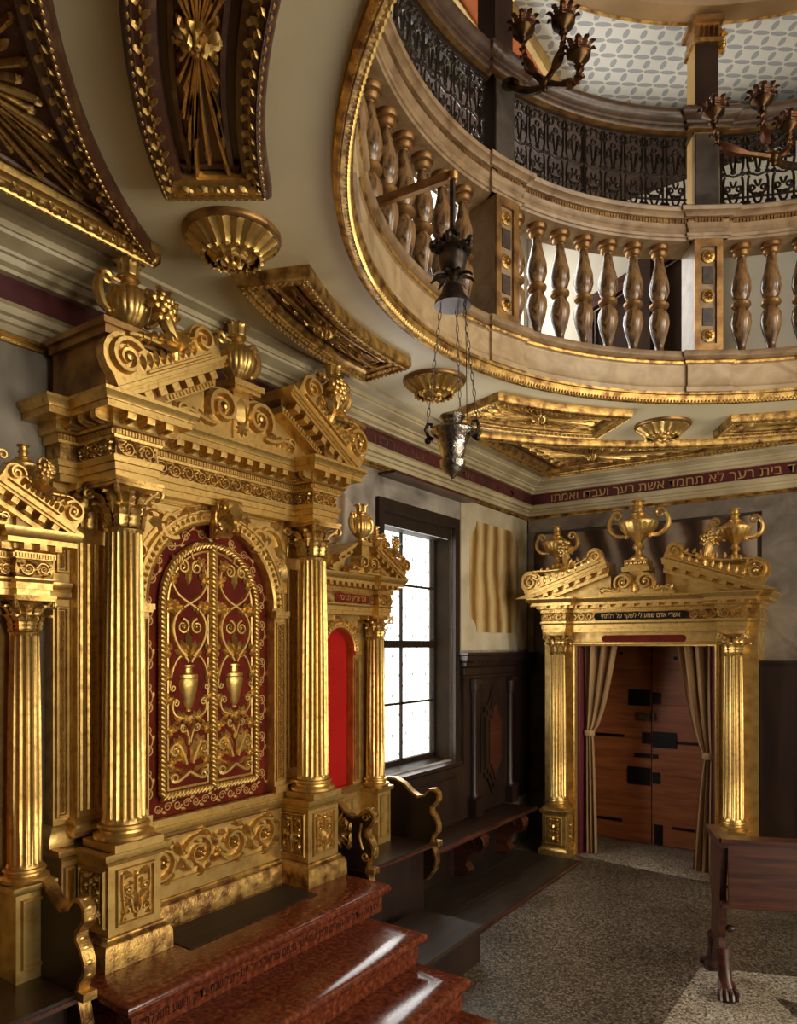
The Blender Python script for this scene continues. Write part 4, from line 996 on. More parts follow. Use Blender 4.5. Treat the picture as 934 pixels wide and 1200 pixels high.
# two door leaves
RD = .322; zb = 1.235
def rope(m, pts, r, F_, pitch=.024):
    d = [0.]
    for a, b in zip(pts, pts[1:]): d.append(d[-1] + math.dist(a, b))
    n = int(d[-1] / pitch); j = 0
    for i in range(n):
        s = (i + .5) * d[-1] / n
        while d[j + 1] < s: j += 1
        f = (s - d[j]) / (d[j + 1] - d[j]); p = [pts[j][k] + (pts[j + 1][k] - pts[j][k]) * f for k in (0, 1)]
        an = math.atan2(pts[j + 1][1] - pts[j][1], pts[j + 1][0] - pts[j][0]) + .75
        Mq = F_ @ T(p[0], p[1], .004) @ RZ(an)
        m.sph((0, 0, 0), r, Mq, 6, 4, (1.25, .55, .85))
    return m
vl0 = None
for sg in (-1, 1):
    F_ = FX(-3.03, A0, 0)
    poly = [(0, zb), (sg * RD, zb)] + [(sg * RD * cos(a), AZ + RD * sin(a)) for a in [PI / 2 * i / 14 for i in range(15)]]
    dl = M().prism(poly if sg > 0 else poly[::-1], -.02, 0, F_).obj('door_leaf', 'crimson', ark, smooth=0)
    rp = M(); Fq = F_
    edge = [(sg * .006, zb), (sg * RD, zb), (sg * RD, AZ)] + [(sg * RD * cos(a), AZ + RD * sin(a)) for a in [PI / 2 * i / 16 for i in range(1, 17)]]
    rope(rp, edge, .027, Fq)
    if sg < 0: rope(rp, [(0, zb), (0, AZ + RD)], .027, Fq @ T(0, 0, .008))
    rp.obj('rope_border', 'gold', dl)
    ed = [(sg * .024, zb + .026), (sg * (RD - .028), zb + .026), (sg * (RD - .028), AZ)] + [(sg * (RD - .028) * cos(a), AZ + (RD - .028) * sin(a)) for a in [PI / 2 * i / 12 for i in range(1, 12)]] + [(sg * .024, AZ + RD - .03)]
    M().sweep(ed if sg > 0 else ed[::-1], [(0, 0), (0, .008), (-.006, .010), (-.012, .006), (-.012, 0)], F_, True).obj('inner_fillet', 'gold', dl)
    c = sg * .158; Fc = FX(-3.03, A0 + c, zb + .05)
    v = M(); h = .022
    for q in (1, -1):
        S = lambda pts: [(q * a, b) for a, b in pts]
        v.ridge(S(bez((0, .06), (.06, .02), (.10, .0), (.115, .03), 8)), taper(0.0279, 0.0180), h, Fc)
        v.ridge(S(spiral(.095, .035, .028, .006, 0, 1.3)), taper(0.0217, 0.0105), h, Fc)
        v.ridge(S(bez((.02, .10), (.05, .22), (.11, .24), (.115, .17), 9)), taper(0.0248, 0.0180), h, Fc)
        v.ridge(S(spiral(.092, .175, .026, .006, 0, -1.3)), taper(0.0217, 0.0105), h, Fc)
        v.ridge(S(bez((0, .20), (.015, .30), (.06, .33), (.06, .285), 8)), 0.0180, h, Fc); v.ridge(S(spiral(.04, .285, .02, .005, 0, -1.2)), 0.0135, h, Fc)
        v.ridge(S(bez((.0, .345), (.06, .33), (.13, .35), (.10, .44), 9)), taper(0.0217, 0.0150), h, Fc); v.ridge(S(spiral(.088, .42, .022, .005, .5, 1.3)), 0.0135, h, Fc)
        v.ridge(S(bez((.01, .63), (.05, .72), (.12, .62), (.125, .50), 10)), taper(0.0202, 0.0150), h, Fc); v.ridge(S(spiral(.108, .50, .018, .005, 0, -1.2)), 0.0135, h, Fc)
        v.ridge(S(bez((.02, .66), (.10, .72), (.13, .82), (.08, .88), 10) + bez((.08, .88), (.02, .95), (-.06, .94), (-.10, 1.02), 10)[1:] + bez((-.10, 1.02), (-.13, 1.08), (-.09, 1.17), (-.045, 1.165), 8)[1:]), taper(0.0232, 0.0150), h, Fc)
        v.ridge(S(spiral(-.042, 1.125, .036, .008, PI / 2, -1.5)), taper(0.0202, 0.0105), h, Fc)
        v.ridge(S(spiral(.045, .815, .042, .010, PI / 2, 1.5)), taper(0.0202, 0.0105), h, Fc); v.rosette(q * .045, .815, .022, .024, Fc, 6)
        for a, b, an, l in ((.02, .05, .5, .07), (.03, .10, .9, .10), (.015, .12, 1.25, .12), (.05, .07, .1, .06)): v.leaf(q * a, b, an if q > 0 else PI - an, l * 1.2, l * .42, .028, Fc)
        for a, b, an, l in ((.01, .655, 1.2, .08), (.02, .64, .7, .07), (.0, .66, PI / 2, .11)): v.leaf(q * a, b, an if q > 0 else PI - an, l * 1.25, l * .5, .03, Fc)
        v.leaf(q * .012, 1.07, 1.9 if q > 0 else PI - 1.9, .07, .03, .02, Fc); v.leaf(0, 1.03, PI / 2 - q * .15, .10, .035, .02, Fc)
        v.leaf(0, .30, PI / 2 - q * .5, .05, .025, .02, Fc)
    if True: v.ridge(spiral(-sg * .055, 1.235, .026, .006, 0, 1.3), 0.0165, h, Fc); v.ridge(bez((-sg * .02, 1.17), (-sg * .0, 1.2), (-sg * .01, 1.25), (-sg * .05, 1.26), 6), 0.0150, h, Fc)
    v.obj('vine_scrolls', 'gold', dl)
    lvs = [(.095, .105, .4), (.10, .27, .9), (-.095, .105, 2.7), (-.10, .27, 2.2), (.05, .33, 1.2), (-.05, .33, 1.9), (.122, .455, -1.0), (-.122, .455, -2.1), (.125, .57, -.3), (-.125, .57, 3.4), (.12, .69, .2), (-.12, .69, 2.9), (.105, .92, -.2), (-.105, .92, 3.3), (.085, 1.06, .4), (-.085, 1.06, 2.7), (0, .345, -1.57), (.06, .20, .8), (-.06, .20, 2.3), (.07, 1.14, .9), (-.07, 1.14, 2.2), (.06, .93, -.9), (-.06, .93, -2.2)]
    for a, b, an in lvs:
        Mq = Fc @ T(a, b, .004) @ RZ(an)
        if vl0 is None: vl0 = M().vine(0, 0, 0, .058, .020).obj('vine_leaf', 'gold', dl, Mq)
        else: share('vine_leaf', vl0, dl, Mq)
    uu = M().lathe([(q * 1.2, z) for q, z in [(.014, .372), (.016, .378), (.010, .385), (.022, .40), (.045, .50), (.050, .535), (.044, .545), (.05, .55), (.048, .565), (.022, .575), (.020, .60), (.032, .607), (.032, .615), (.012, .62)]], 24, Fc @ frame((0, 0, 0), (1, 0, 0), (0, 0, 1), (0, 1, 0)) if False else Fc @ Matrix(((1, 0, 0, 0), (0, 0, 1, 0), (0, -1, 0, 0), (0, 0, 0, 1))) @ Matrix.Diagonal((1, .55, 1, 1)), lambda a, j: 1 + (.05 * abs(cos(6 * a)) if 2 < j < 5 else 0))
    uu.obj('urn_relief', 'gold', dl)

# entablature
ent = [(-3.17, 1.76), (-3.06, 1.76), (-3.06, cols[0] - .105), (-2.78, cols[0] - .105), (-2.78, cols[0] + .105), (-2.935, cols[0] + .105), (-2.935, cols[1] - .105), (-2.78, cols[1] - .105), (-2.78, cols[1] + .105), (-3.06, cols[1] + .105), (-3.06, 3.40), (-3.17, 3.40)]
M().mould(ent, [(0, 2.74), (0, 2.772), (.010, 2.773), (.010, 2.803), (.018, 2.806), (.024, 2.825), (.024, 2.832)], back=-.12).obj('architrave', 'gold', ark, smooth=0)
M().mould(ent, [(.004, 2.832), (.004, 2.905)], back=-.1).obj('frieze', 'gold_worn_shade', ark, smooth=0)
M().mould(ent, [(.004, 2.905), (.016, 2.907), (.020, 2.918), (.020, 2.944), (.034, 2.95), (.040, 2.96), (.040, 3.0), (.112, 3.0), (.112, 3.028), (.118, 3.03), (.122, 3.042), (.136, 3.06), (.136, 3.075)], back=-.12).obj('cornice', 'gold', ark, smooth=30)
def along(path, step, fn, inset=0., d=0.):
    for (x0, y0), (x1, y1) in zip(path, path[1:]):
        L = math.hypot(x1 - x0, y1 - y0); dx, dy = (x1 - x0) / L, (y1 - y0) / L; nx, ny = dy, -dx
        n = max(1, int(round((L - inset) / step)))
        for i in range(n):
            s = L * (i + .5) / n
            fn(x0 + dx * s + nx * d, y0 + dy * s + ny * d, math.atan2(ny, nx))
def offset_path(path, d):
    m = M().mould(path, [(d, 0)]); return [(v[0], v[1]) for v in m.v]
dn = M()
along(offset_path(ent, .02)[1:-1], .0155, lambda x, y, a: dn.box(0, .011, -.005, .005, 2.92, 2.942, T(x, y, 0) @ RZ(a)))
stuff(dn.obj('dentils', 'gold', ark))
mod0 = [None]
def modillion(x, y, a):
    Mq = T(x, y, 2.965) @ RZ(a)
    if mod0[0] is None:
        mm = M().prism([(0, 0), (.045, 0), (.062, .008), (.066, .02), (.066, .035), (0, .035)], -.02, .02, frame((0, 0, 0), (1, 0, 0), (0, 0, 1), (0, -1, 0))); mm.leaf(.0, 0, 0, .06, .035, .012, frame((0, 0, .0), (1, 0, 0), (0, -1, 0), (0, 0, -1)))
        mod0[0] = mm.obj('modillion', 'gold', ark, Mq)
    else: share('modillion', mod0[0], ark, Mq)
along(offset_path(ent, .04)[1:-1], .085, modillion, .02)
for F_, L in ((FX(-2.774, cols[0] - .10, 2.835), .20), (FX(-2.774, cols[1] - .10, 2.835), .20), (FX(-2.929, cols[0] + .12, 2.835), 1.04), (FNY(-3.04, cols[0] - .109, 2.835), .25), (FNY(-3.04, cols[1] - .109, 2.835), .25)):
    rinceau(M(), L, .068, max(1, int(L / .075)), .014, F_).obj('frieze_carving', 'gold', ark)
# broken pediment
def zt(v): return 3.41 - .56 * (v - .235)
ZE = 3.075
Fp = frame((-2.645, 0, 0), (0, 1, 0), (0, 0, 1), (1, 0, 0))
for sg in (-1, 1):
    Y = lambda v: A0 + sg * v
    def layer(o0, o1, n0, n1, v0=.235, name='raking_cornice', m='gold', par=ark):
        va = .235 + (3.41 - ZE - o0) / .56; vb = .235 + (3.41 - ZE - o1) / .56
        pts = [(Y(va), ZE), (Y(vb), ZE), (Y(v0), zt(v0) - o1), (Y(v0), zt(v0) - o0)]
        if sg < 0: pts = pts[::-1]
        return M().prism(pts, n0, n1, Fp).obj(name, m, par, smooth=0)
    rk = layer(0, .02, -.28, 0); layer(.02, .034, -.28, -.012, name='rake_fillet', par=rk); layer(.034, .055, -.28, -.022, name='rake_fillet', par=rk)
    layer(.055, .10, -.28, -.10, name='rake_bed', m='gold_brown', par=rk); layer(.10, .135, -.28, -.085, name='rake_bed', par=rk)
    layer(.135, .3, -.30, -.17, name='tympanum', m='gold_flat', par=ark)
    rm0 = None; sl = math.atan(.56)
    for i in range(6):
        v = .285 + .072 * i
        Mq = T(-2.745, Y(v), zt(v) - .098) @ Matrix.Rotation(sl * (-sg), 4, 'X')
        if rm0 is None: rm0 = M().box(0, .072, -.021, .021, 0, .036).obj('rake_modillion', 'gold', rk, Mq, smooth=0)
        else: share('rake_modillion', rm0, rk, Mq)
    rd = M()
    for i in range(26):
        v = .25 + .019 * i
        if zt(v) - .13 < ZE: break
        rd.box(-.085, -.075, -.005, .005, .0, .02, T(-2.645, Y(v), zt(v) - .128) @ Matrix.Rotation(sl * (-sg), 4, 'X'))
    stuff(rd.obj('rake_dentils', 'gold', rk))
    # attic block behind carrying the side urn
    yc = A0 + sg * .70
    M().box(-3.1, -2.70, yc - .15, yc + .15, 3.07, 3.33).obj('attic_block', 'gold_brown', ark, smooth=0)
    M().box(-3.1, -2.67, yc - .17, yc + .17, 3.30, 3.335).box(-3.1, -2.655, yc - .185, yc + .185, 3.335, 3.362).obj('attic_cap', 'gold_brown', ark, smooth=0)
    urn(ark, T(-2.76, yc + .0 * sg, 3.362) @ RZ(PI / 2), .325, 'amphora')
    # crest scroll on the rake
    L = .62; v0 = .235 + .60; ca, sa = cos(sl), sin(sl)
    Fc = frame((-2.665, Y(.85), zt(.85) + .0), (0, -sg * ca, sa), (0, sg * sa, ca), (1, 0, 0))
    crest(ark, Fc @ T(.02, .002, 0), .64, .175)
double_volute(ark, FX(-2.825, A0, ZE), .86, .25)
cp = M().box(-2.93, -2.80, A0 - .055, A0 + .055, ZE + .001, 3.315)
cp.leaf(0, .05, PI / 2, .18, .10, .03, FX(-2.80, A0, ZE)); cp.leaf(0, .22, -PI / 2, .14, .08, .02, FX(-2.80, A0, ZE))
cp.obj('centre_pedestal', 'gold', ark)
M().box(-2.94, -2.75, A0 - .09, A0 + .09, 3.315, 3.335).box(-2.95, -2.735, A0 - .105, A0 + .105, 3.335, 3.365).obj('pedestal_slab', 'gold', ark, smooth=0)
urn(ark, T(-2.835, A0, 3.365) @ RZ(PI / 2), .33, 'amphora')
M().box(-3.17, -2.95, 1.85, 3.35, 3.07, 3.16).obj('attic_back', 'gold_brown', ark, smooth=0)
M().box(-3.17, -3.10, 1.83, 3.36, 1.10, 3.08).obj('back_board', 'gold_brown', ark, smooth=0)
# ------------------------------------------------------------------ niches either side of the ark
def niche(yc, name, label, right):
    n = thing(name, label, 'niche', (-3.05, yc, .62), 'gilded niches beside the ark')
    FX0 = frame((0, 0, 0), (0, 1, 0), (0, 0, 1), (1, 0, 0))
    hw, sp, ar, zb = .155, 1.965, .155, 1.045
    lo = yc - (.285 if right else .40)                # the side next to the ark is cut short by it
    hi = yc + .40
    M().prism([(lo, .62), (hi, .62), (hi, 1.0), (lo, 1.0)], -3.175, -3.075, FX0).obj('dado', 'gold_flat', n, smooth=0)
    wl = [(lo, 1.0), (yc - hw, 1.0)] + arc(yc, sp, ar, PI, 0, 16) + [(yc + hw, 1.0), (hi, 1.0), (hi, 2.21), (lo, 2.21)]
    M().prism(wl, -3.16, -3.075, FX0).obj('arch_wall', 'gold_flat', n, smooth=0)
    M().prism([(yc - hw, 1.0), (yc + hw, 1.0)] + arc(yc, sp, ar, 0, PI, 16), -3.175, -3.13, FX0).obj('red_panel', 'scarlet', n, smooth=0)
    FA = FX(-3.075, yc, sp)
    av = M().sweep(arc(0, 0, ar, 0, PI, 24), [(0, -.04), (0, .012), (.008, .018), (.03, .014), (.038, .022), (.048, .0)], FA)
    for i in range(20):
        a = PI * (i + .5) / 20; av.leaf((ar + .01) * cos(a), (ar + .01) * sin(a), a, .024, .02, .012, FA @ T(0, 0, .014))
    av.obj('archivolt', 'gold', n)
    sc_ = M()
    for sg in (1, -1):
        if right and sg < 0: pass
        sc_.ridge(spiral(sg * .175, .135, .035, .008, 0, sg * 1.5), taper(.016, .008), .018, FA)
        for u, v, an, l in ((.13, .165, 2.4, .06), (.20, .18, .9, .05), (.195, .09, -1.4, .07), (.10, .19, 2.9, .05), (.22, .13, .2, .04)): sc_.leaf(sg * u, v, an if sg > 0 else PI - an, l, l * .5, .02, FA)
    for k in range(3): sc_.leaf(0, .16 + .02 * k, PI / 2 + (k - 1) * .7, .06, .04, .03, FA)
    sc_.obj('spandrel_carving', 'gold', n)
    sides = (1,) if right else (-1, 1)
    for sg in (-1, 1):
        yj = yc + sg * (hw + .030)
        framed(n, FX(-3.075, yj, 1.06), .05, .86, 'candelabra', depth=.006, fw=.007)
        M().box(-3.08, -3.05, yj - .035, yj + .035, 1.935, 1.965).obj('impost', 'gold', n, smooth=0)
    M().mould([(-3.175, lo), (-3.075, lo), (-3.075, hi), (-3.175, hi)], [(0, .985), (.02, .99), (.025, 1.005), (.03, 1.02), (.012, 1.035), (0, 1.04)], back=-.01).obj('dado_rail', 'gold', n)
    framed(n, FX(-3.075, yc, .68), .30, .26, 'none', fw=.02)
    for sg in sides:
        cy = yc + sg * .315
        M().box(-3.08, -2.925, cy - .075, cy + .075, .62, 1.005).obj('pedestal', 'gold_flat', n, smooth=0)
        framed(n, FX(-2.925, cy, .67), .11, .29, 'none', fw=.016)
        M().mould([(-3.08, cy - .075), (-2.925, cy - .075), (-2.925, cy + .075), (-3.08, cy + .075)], [(0, .98), (.012, .985), (.018, 1.0), (.018, 1.015), (0, 1.02)], back=-.01).obj('pedestal_cap', 'gold', n)
        Mc = T(-3.0, cy, 0)
        attic_base(n, Mc @ T(0, 0, 1.02), .064, .06)
        fluted(n, Mc @ T(0, 0, 1.08), .067, .975, 16)
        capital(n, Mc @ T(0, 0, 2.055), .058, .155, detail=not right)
    # entablature
    ov = .40
    e = [(-3.17, lo), (-3.055, lo)] if right else [(-3.17, yc - ov), (-3.06, yc - ov), (-3.06, yc - .385), (-2.925, yc - .385), (-2.925, yc - .245), (-2.975, yc - .245)]
    if right: e = [(-3.17, lo), (-2.975, lo)]
    e = e + [(-2.975, yc + .245), (-2.925, yc + .245), (-2.925, yc + .385), (-3.17, yc + .385)]
    M().mould(e, [(0, 2.21), (0, 2.235), (.006, 2.236), (.006, 2.262), (.014, 2.275), (.014, 2.282)], back=-.1).obj('architrave', 'gold', n, smooth=0)
    fz = M().mould(e, [(.003, 2.282), (.012, 2.30), (.014, 2.32), (.003, 2.355)], back=-.08).obj('frieze', 'gold_worn_shade', n)
    car = M().prism(arc(.16, 0, .028, -PI / 2, PI / 2, 6) + arc(-.16, 0, .028, PI / 2, PI * 1.5, 6), 0, .018, FX(-2.972, yc, 2.318)).obj('cartouche', 'crimson', n, smooth=0)
    letters('inscription', 'זכר צדיק לברכה'[::-1], .05, 'gold_paint', car, FX(-2.953, yc, 2.318), .001, .28)
    for y0, L, x in ((yc + .19, .05, -2.965), (yc - .24, .05, -2.965), (yc + .25, .13, -2.915), (yc - .38, .13, -2.915)):
        if right and y0 < yc - .2: continue
        rinceau(M(), L, .055, max(1, int(L / .06)), .014, FX(x, y0, 2.29)).obj('frieze_carving', 'gold', n)
    M().mould(e, [(.003, 2.355), (.012, 2.358), (.016, 2.385), (.028, 2.395), (.03, 2.415), (.075, 2.415), (.075, 2.435), (.085, 2.445), (.095, 2.465), (.095, 2.475)], back=-.1).obj('cornice', 'gold', n, smooth=30)
    md = [None]
    def mdl(x, y, a):
        Mq = T(x, y, 2.39) @ RZ(a)
        if md[0] is None: md[0] = M().box(0, .045, -.014, .014, 0, .026).obj('modillion', 'gold', n, Mq, smooth=0)
        else: share('modillion', md[0], n, Mq)
    along(offset_path(e, .028)[1:-1], .058, mdl, .01)
    d2 = M(); along(offset_path(e, .014)[1:-1], .012, lambda x, y, a: d2.box(0, .008, -.004, .004, 2.362, 2.38, T(x, y, 0) @ RZ(a))); stuff(d2.obj('dentils', 'gold', n))
    # broken pediment
    ZE = 2.475; s_ = .53; zt = lambda v: 2.67 - s_ * (v - .11)
    Fp = frame((-2.83, 0, 0), (0, 1, 0), (0, 0, 1), (1, 0, 0)); sl = math.atan(s_)
    for sg in (-1, 1):
        if right and sg < 0: vmax = .285
        else: vmax = 9
        Y = lambda v: yc + sg * v
        def layer(o0, o1, n0, n1, nm='raking_cornice', par=n, mm='gold'):
            va = min(vmax, .11 + (2.67 - ZE - o0) / s_); vb = min(vmax, .11 + (2.67 - ZE - o1) / s_)
            pts = [(Y(va), max(ZE, zt(va) - o0)), (Y(vb), max(ZE, zt(vb) - o1)), (Y(.11), zt(.11) - o1), (Y(.11), zt(.11) - o0)]
            return M().prism(pts if sg > 0 else pts[::-1], n0, n1, Fp).obj(nm, mm, par, smooth=0)
        rk = layer(0, .018, -.2, 0); layer(.018, .03, -.2, -.012, 'rake_fillet', rk); layer(.03, .062, -.2, -.075, 'rake_bed', rk); layer(.062, .085, -.2, -.06, 'rake_bed', rk); layer(.085, .2, -.22, -.10, 'tympanum', n, 'gold_flat')
        r0 = None
        for i in range(5):
            v = .14 + .055 * i
            if v > vmax - .02 or zt(v) - .06 < ZE: continue
            Mq = T(-2.905, Y(v), zt(v) - .058) @ Matrix.Rotation(-sg * sl, 4, 'X')
            if r0 is None: r0 = M().box(0, .055, -.014, .014, 0, .026).obj('rake_modillion', 'gold', rk, Mq, smooth=0)
            else: share('rake_modillion', r0, rk, Mq)
        if not (right and sg < 0):
            ca, sa = cos(sl), sin(sl)
            Fc = frame((-2.85, Y(.47), zt(.47)), (0, -sg * ca, sa), (0, sg * sa, ca), (1, 0, 0))
            crest(n, Fc @ T(.02, .001, 0), .36, .095)
        if right and sg < 0: continue
        yu = yc + sg * .30
        M().box(-3.06, -2.90, yu - .07, yu + .07, 2.475, 2.60).obj('urn_block', 'gold_brown', n, smooth=0)
        urn(n, T(-2.985, yu, 2.60) @ RZ(PI / 2), .24, 'krater')
    double_volute(n, FX(-2.86, yc, ZE), .34, .12)
    M().box(-2.93, -2.85, yc - .04, yc + .04, ZE + .01, 2.66).box(-2.945, -2.835, yc - .055, yc + .055, 2.66, 2.685).obj('centre_pedestal', 'gold', n, smooth=0)
    urn(n, T(-2.885, yc, 2.685) @ RZ(PI / 2), .25, 'amphora')
    return n
niche(3.735, 'gilded_niche', 'gilded arched niche with plain scarlet panel between ark and window', True)
niche(1.255, 'gilded_niche', 'gilded pedimented niche at the left edge, left of the ark', False)

# ------------------------------------------------------------------ red marble steps
steps = thing('marble_steps', 'four polished red marble steps rising to the ark, black Hebrew inscription on the top riser', 'steps', (-2.3, 2.5, 0))
for k, (xf, ya, yb, zt_) in enumerate(((-2.42, 1.685, 3.40, .60), (-2.06, 1.60, 3.235, .45), (-1.765, 1.60, 3.19, .30), (-1.46, 1.60, 3.15, .15))):
    prev = -3.175 if k == 0 else (-2.47, -2.11, -1.815)[k - 1]
    zr = zt_ - .048
    st = M().box(prev, xf - .035, ya + .02, yb - .025, zt_ - .15, zr).obj('step', 'red_marble', steps, smooth=0)
    if k == 0: M().box(-3.175, xf - .04, ya + .02, yb - .03, 0, zt_ - .15).obj('step_core', 'walnut', st, smooth=0)
    pl = [(prev, ya), (xf, ya), (xf, yb), (prev, yb)]
    tr = M().mould([(prev, ya), (xf - .02, ya), (xf - .02, yb), (prev, yb)], [(-.02, zr), (.008, zr), (.016, zr + .008), (.02, zr + .024), (.016, zr + .04), (.006, zt_)], back=-.1)
    tr.box(prev, xf - .02, ya + .004, yb - .004, zr + .004, zt_ - .0012)
    tr.obj('tread', 'red_marble', st)
    if k == 0:
        letters('inscription', 'זכרון אל הגדול של האחים זלמן ויוסף בני מנחם צוריאל כמר יוסף זצל שנת צדיק ונושע הוא לפק'[::-1], .062, 'ink', st, FX(-2.4545, 2.54, .497), .0006, 1.60)
M().box(-2.93, -2.66, cols[0] + .2, cols[1] - .2, .60, .604).obj('foot_board', 'floor_board', steps, smooth=0)

# ------------------------------------------------------------------ seats with scrolled ends beside the ark
ARM = [(-3.06, 1.03), (-2.97, 1.035), (-2.89, 1.0), (-2.835, .955), (-2.775, .925), (-2.72, .94), (-2.675, .985), (-2.64, .99), (-2.612, .965), (-2.61, .92), (-2.64, .885), (-2.665, .865), (-2.665, .83), (-2.635, .80), (-2.612, .75), (-2.615, .70), (-2.645, .67), (-2.655, .635)]
LOW = [(-2.655, .60), (-2.64, .56), (-2.622, .50), (-2.64, .43), (-2.70, .35), (-2.78, .315), (-2.86, .29), (-2.925, .235), (-2.925, .15), (-2.89, .09), (-2.88, .02)]
def seat(name, label, y0, y1, carved, zf=0.0):
    s = thing(name, label, 'bench', (-2.9, (y0 + y1) / 2, 0), 'carved seats beside the ark')
    M().box(-3.17, -2.655, y0 + .025, y1 - .025, .592, .62).obj('seat_board', 'walnut_seat', s, smooth=0)
    M().box(-2.665, -2.645, y0 + .025, y1 - .025, .588, .606).obj('seat_edge', 'mahogany', s, smooth=0)
    M().box(-2.75, -2.72, y0 + .025, y1 - .025, .012, .592).obj('front_board', 'walnut', s, smooth=0)
    for yy, sg in ((y0, -1), (y1, 1)):
        Fa = frame((0, yy, 0), (1, 0, 0), (0, 0, 1), (0, -1, 0))
        e = M().prism((ARM + LOW + [(-3.06, .02)])[::-1], -.022, .022, Fa).obj('scroll_end', 'walnut', s, smooth=0)
        t = .026
        M().sweep(ARM, [(-.010, -t), (-.010, t), (.006, t), (.006, -t), (-.010, -t)], Fa).obj('gilt_edge', 'gold_worn_shade', e)
        M().sweep(LOW, [(-.008, -t), (-.008, t), (.006, t), (.006, -t), (-.008, -t)], Fa).obj('gilt_edge', 'gold_worn_shade', e)
        M().box(-2.665, -2.60, yy - t - .004, yy + t + .004, .60, .634).obj('gilt_block', 'gold_worn_shade', e, smooth=0)
        bd = M()
        for i in range(12):
            p = ARM[5 + i] if 5 + i < len(ARM) else ARM[-1]
            bd.sph((p[0] + .006, yy, p[1]), .011, None, 6, 4, (.6, 1.6, 1.1))
        bd.obj('gilt_beads', 'gold', e)
    if carved:                                        # carving on the near end, facing the camera
        Fa = FNY(0, y0 - .022, 0); cv = M()
        cv.rosette(-2.96, .84, .11, .016, Fa, 10)
        for q in range(9): cv.leaf(-2.92, .84, -1.1 + q * .3, .14, .035, .014, Fa)
        for q in range(10):
            cv.leaf(-2.83 + .022 * (q % 3), .72 + .022 * q, .6 + q * .5, .07, .035, .016, Fa)
        cv.ridge(spiral(-2.665, .945, .036, .008, 0, 1.4), .012, .012, Fa); cv.ridge(spiral(-2.67, .70, .03, .008, 0, -1.4), .012, .012, Fa)
        cv.ridge([(-2.70, .90), (-2.715, .82), (-2.69, .74)], .014, .012, Fa)
        cv.obj('end_carving', 'gold_worn_shade', s)
        b2 = M()
        for q in range(14): b2.sph((-3.05 + .03 * q, .575, 0), .012, Fa, 6, 3)
        b2.ridge([(-3.1, .60), (-2.66, .60)], .016, .012, Fa); b2.ridge([(-3.1, .548), (-2.66, .548)], .012, .01, Fa)
        b2.ridge(spiral(-2.74, .47, .055, .012, 0, 1.5), .016, .014, Fa); b2.ridge(bez((-2.80, .46), (-2.9, .40), (-2.95, .52), (-3.08, .49), 8), .014, .012, Fa)
        b2.obj('end_beading', 'bronze', s)
    return s
seat('carved_seat', 'dark wooden seat with gilt-edged scrolled ends right of the ark, below the scarlet niche', 3.52, 4.27, True)
seat('carved_seat', 'dark wooden seat with gilt-edged scrolled end at the lower left corner', .90, 1.62, False)

# dark timber platform in front of the seat
M_ = M().prism([(-2.40, 3.245), (-2.145, 3.245), (-2.145, 4.005), (-2.60, 4.005), (-2.60, 3.43), (-2.40, 3.43)], 0, .205).obj('timber_platform', 'walnut', smooth=0)
tag(M_, 'low dark timber platform on the floor beside the marble steps', 'platform')
M().prism([(-2.405, 3.245), (-2.13, 3.245), (-2.13, 4.02), (-2.61, 4.02), (-2.61, 3.43), (-2.405, 3.43)], .205, .232).obj('top_board', 'floor_board', M_, smooth=0)

# ------------------------------------------------------------------ long wall bench and panelling under and beside the window
lb = thing('wall_bench', 'long dark walnut bench along the wall below the window, on scroll brackets', 'bench', (-3.0, 5.3, 0))
M().box(XA + .01, -2.815, 4.30, 6.40, .422, .45).obj('seat_board', 'walnut_seat', lb, smooth=0)
M().mould([(-2.815, 4.30), (-2.815, 6.40)], [(-.01, .418), (.0, .418), (.012, .425), (.016, .436), (.012, .448), (0, .454)], back=-.02).obj('seat_edge', 'mahogany', lb)
M().box(XA + .01, XA + .05, 4.30, 6.40, .012, .422).obj('back_board', 'walnut', lb, smooth=0)
for y in (4.55, 5.42, 6.22):
    Fb = frame((0, y, 0), (1, 0, 0), (0, 0, 1), (0, -1, 0))
    b = M().prism([(XA + .05, .02), (-3.02, .02), (-2.98, .07), (-3.02, .12), (-2.99, .2), (-2.93, .24), (-2.87, .25), (-2.84, .30), (-2.84, .36), (-2.88, .41), (-2.95, .42), (XA + .05, .42)], -.05, .05, Fb)
    for sg in (1, -1):
        b.ridge(spiral(-2.905, .335, .065, .012, -.4, 1.7), taper(.022, .010), .018, Fb @ T(0, 0, .05 * sg) @ Matrix.Diagonal((1, 1, sg, 1)))
    b.obj('scroll_bracket', 'mahogany', lb)
pn = thing('wood_panelling', 'dark carved walnut panelling between window and corner, pointed lozenge panel and half columns', 'panelling', (XA, 6.2, .45))
xp = XA + .04
M().box(XA + .005, xp, 5.56, 6.98, .455, 1.93).obj('back_board', 'walnut', pn, smooth=0)
M().mould([(XA + .005, 5.56), (xp, 5.56), (xp, 6.98)], [(0, 1.70), (.02, 1.705), (.02, 1.73), (.03, 1.74), (.03, 1.80), (.05, 1.82), (.055, 1.85), (.075, 1.87), (.08, 1.91), (.095, 1.92), (.095, 1.94)], back=-.02).obj('cornice', 'walnut', pn, smooth=0)
dd = M()
for i in range(34): dd.box(xp + .03, xp + .075, 5.60 + .04 * i, 5.625 + .04 * i, 1.845, 1.868)
stuff(dd.obj('dentils', 'walnut', pn))
for y in (5.72, 6.46):
    M().lathe([(.045, 0), (.05, .02), (.04, .04), (.035, .06), (.034, .9), (.04, .92), (.052, 1.0), (.06, 1.05)], 14, T(xp + .01, y, .62)).obj('half_column', 'walnut', pn)
    M().box(xp, xp + .075, y - .07, y + .07, .455, .62).obj('column_block', 'walnut', pn, smooth=0)
    M().box(xp, xp + .07, y - .06, y + .06, 1.66, 1.70).obj('column_cap', 'walnut', pn, smooth=0)
Fl = FX(xp, 6.09, .60)
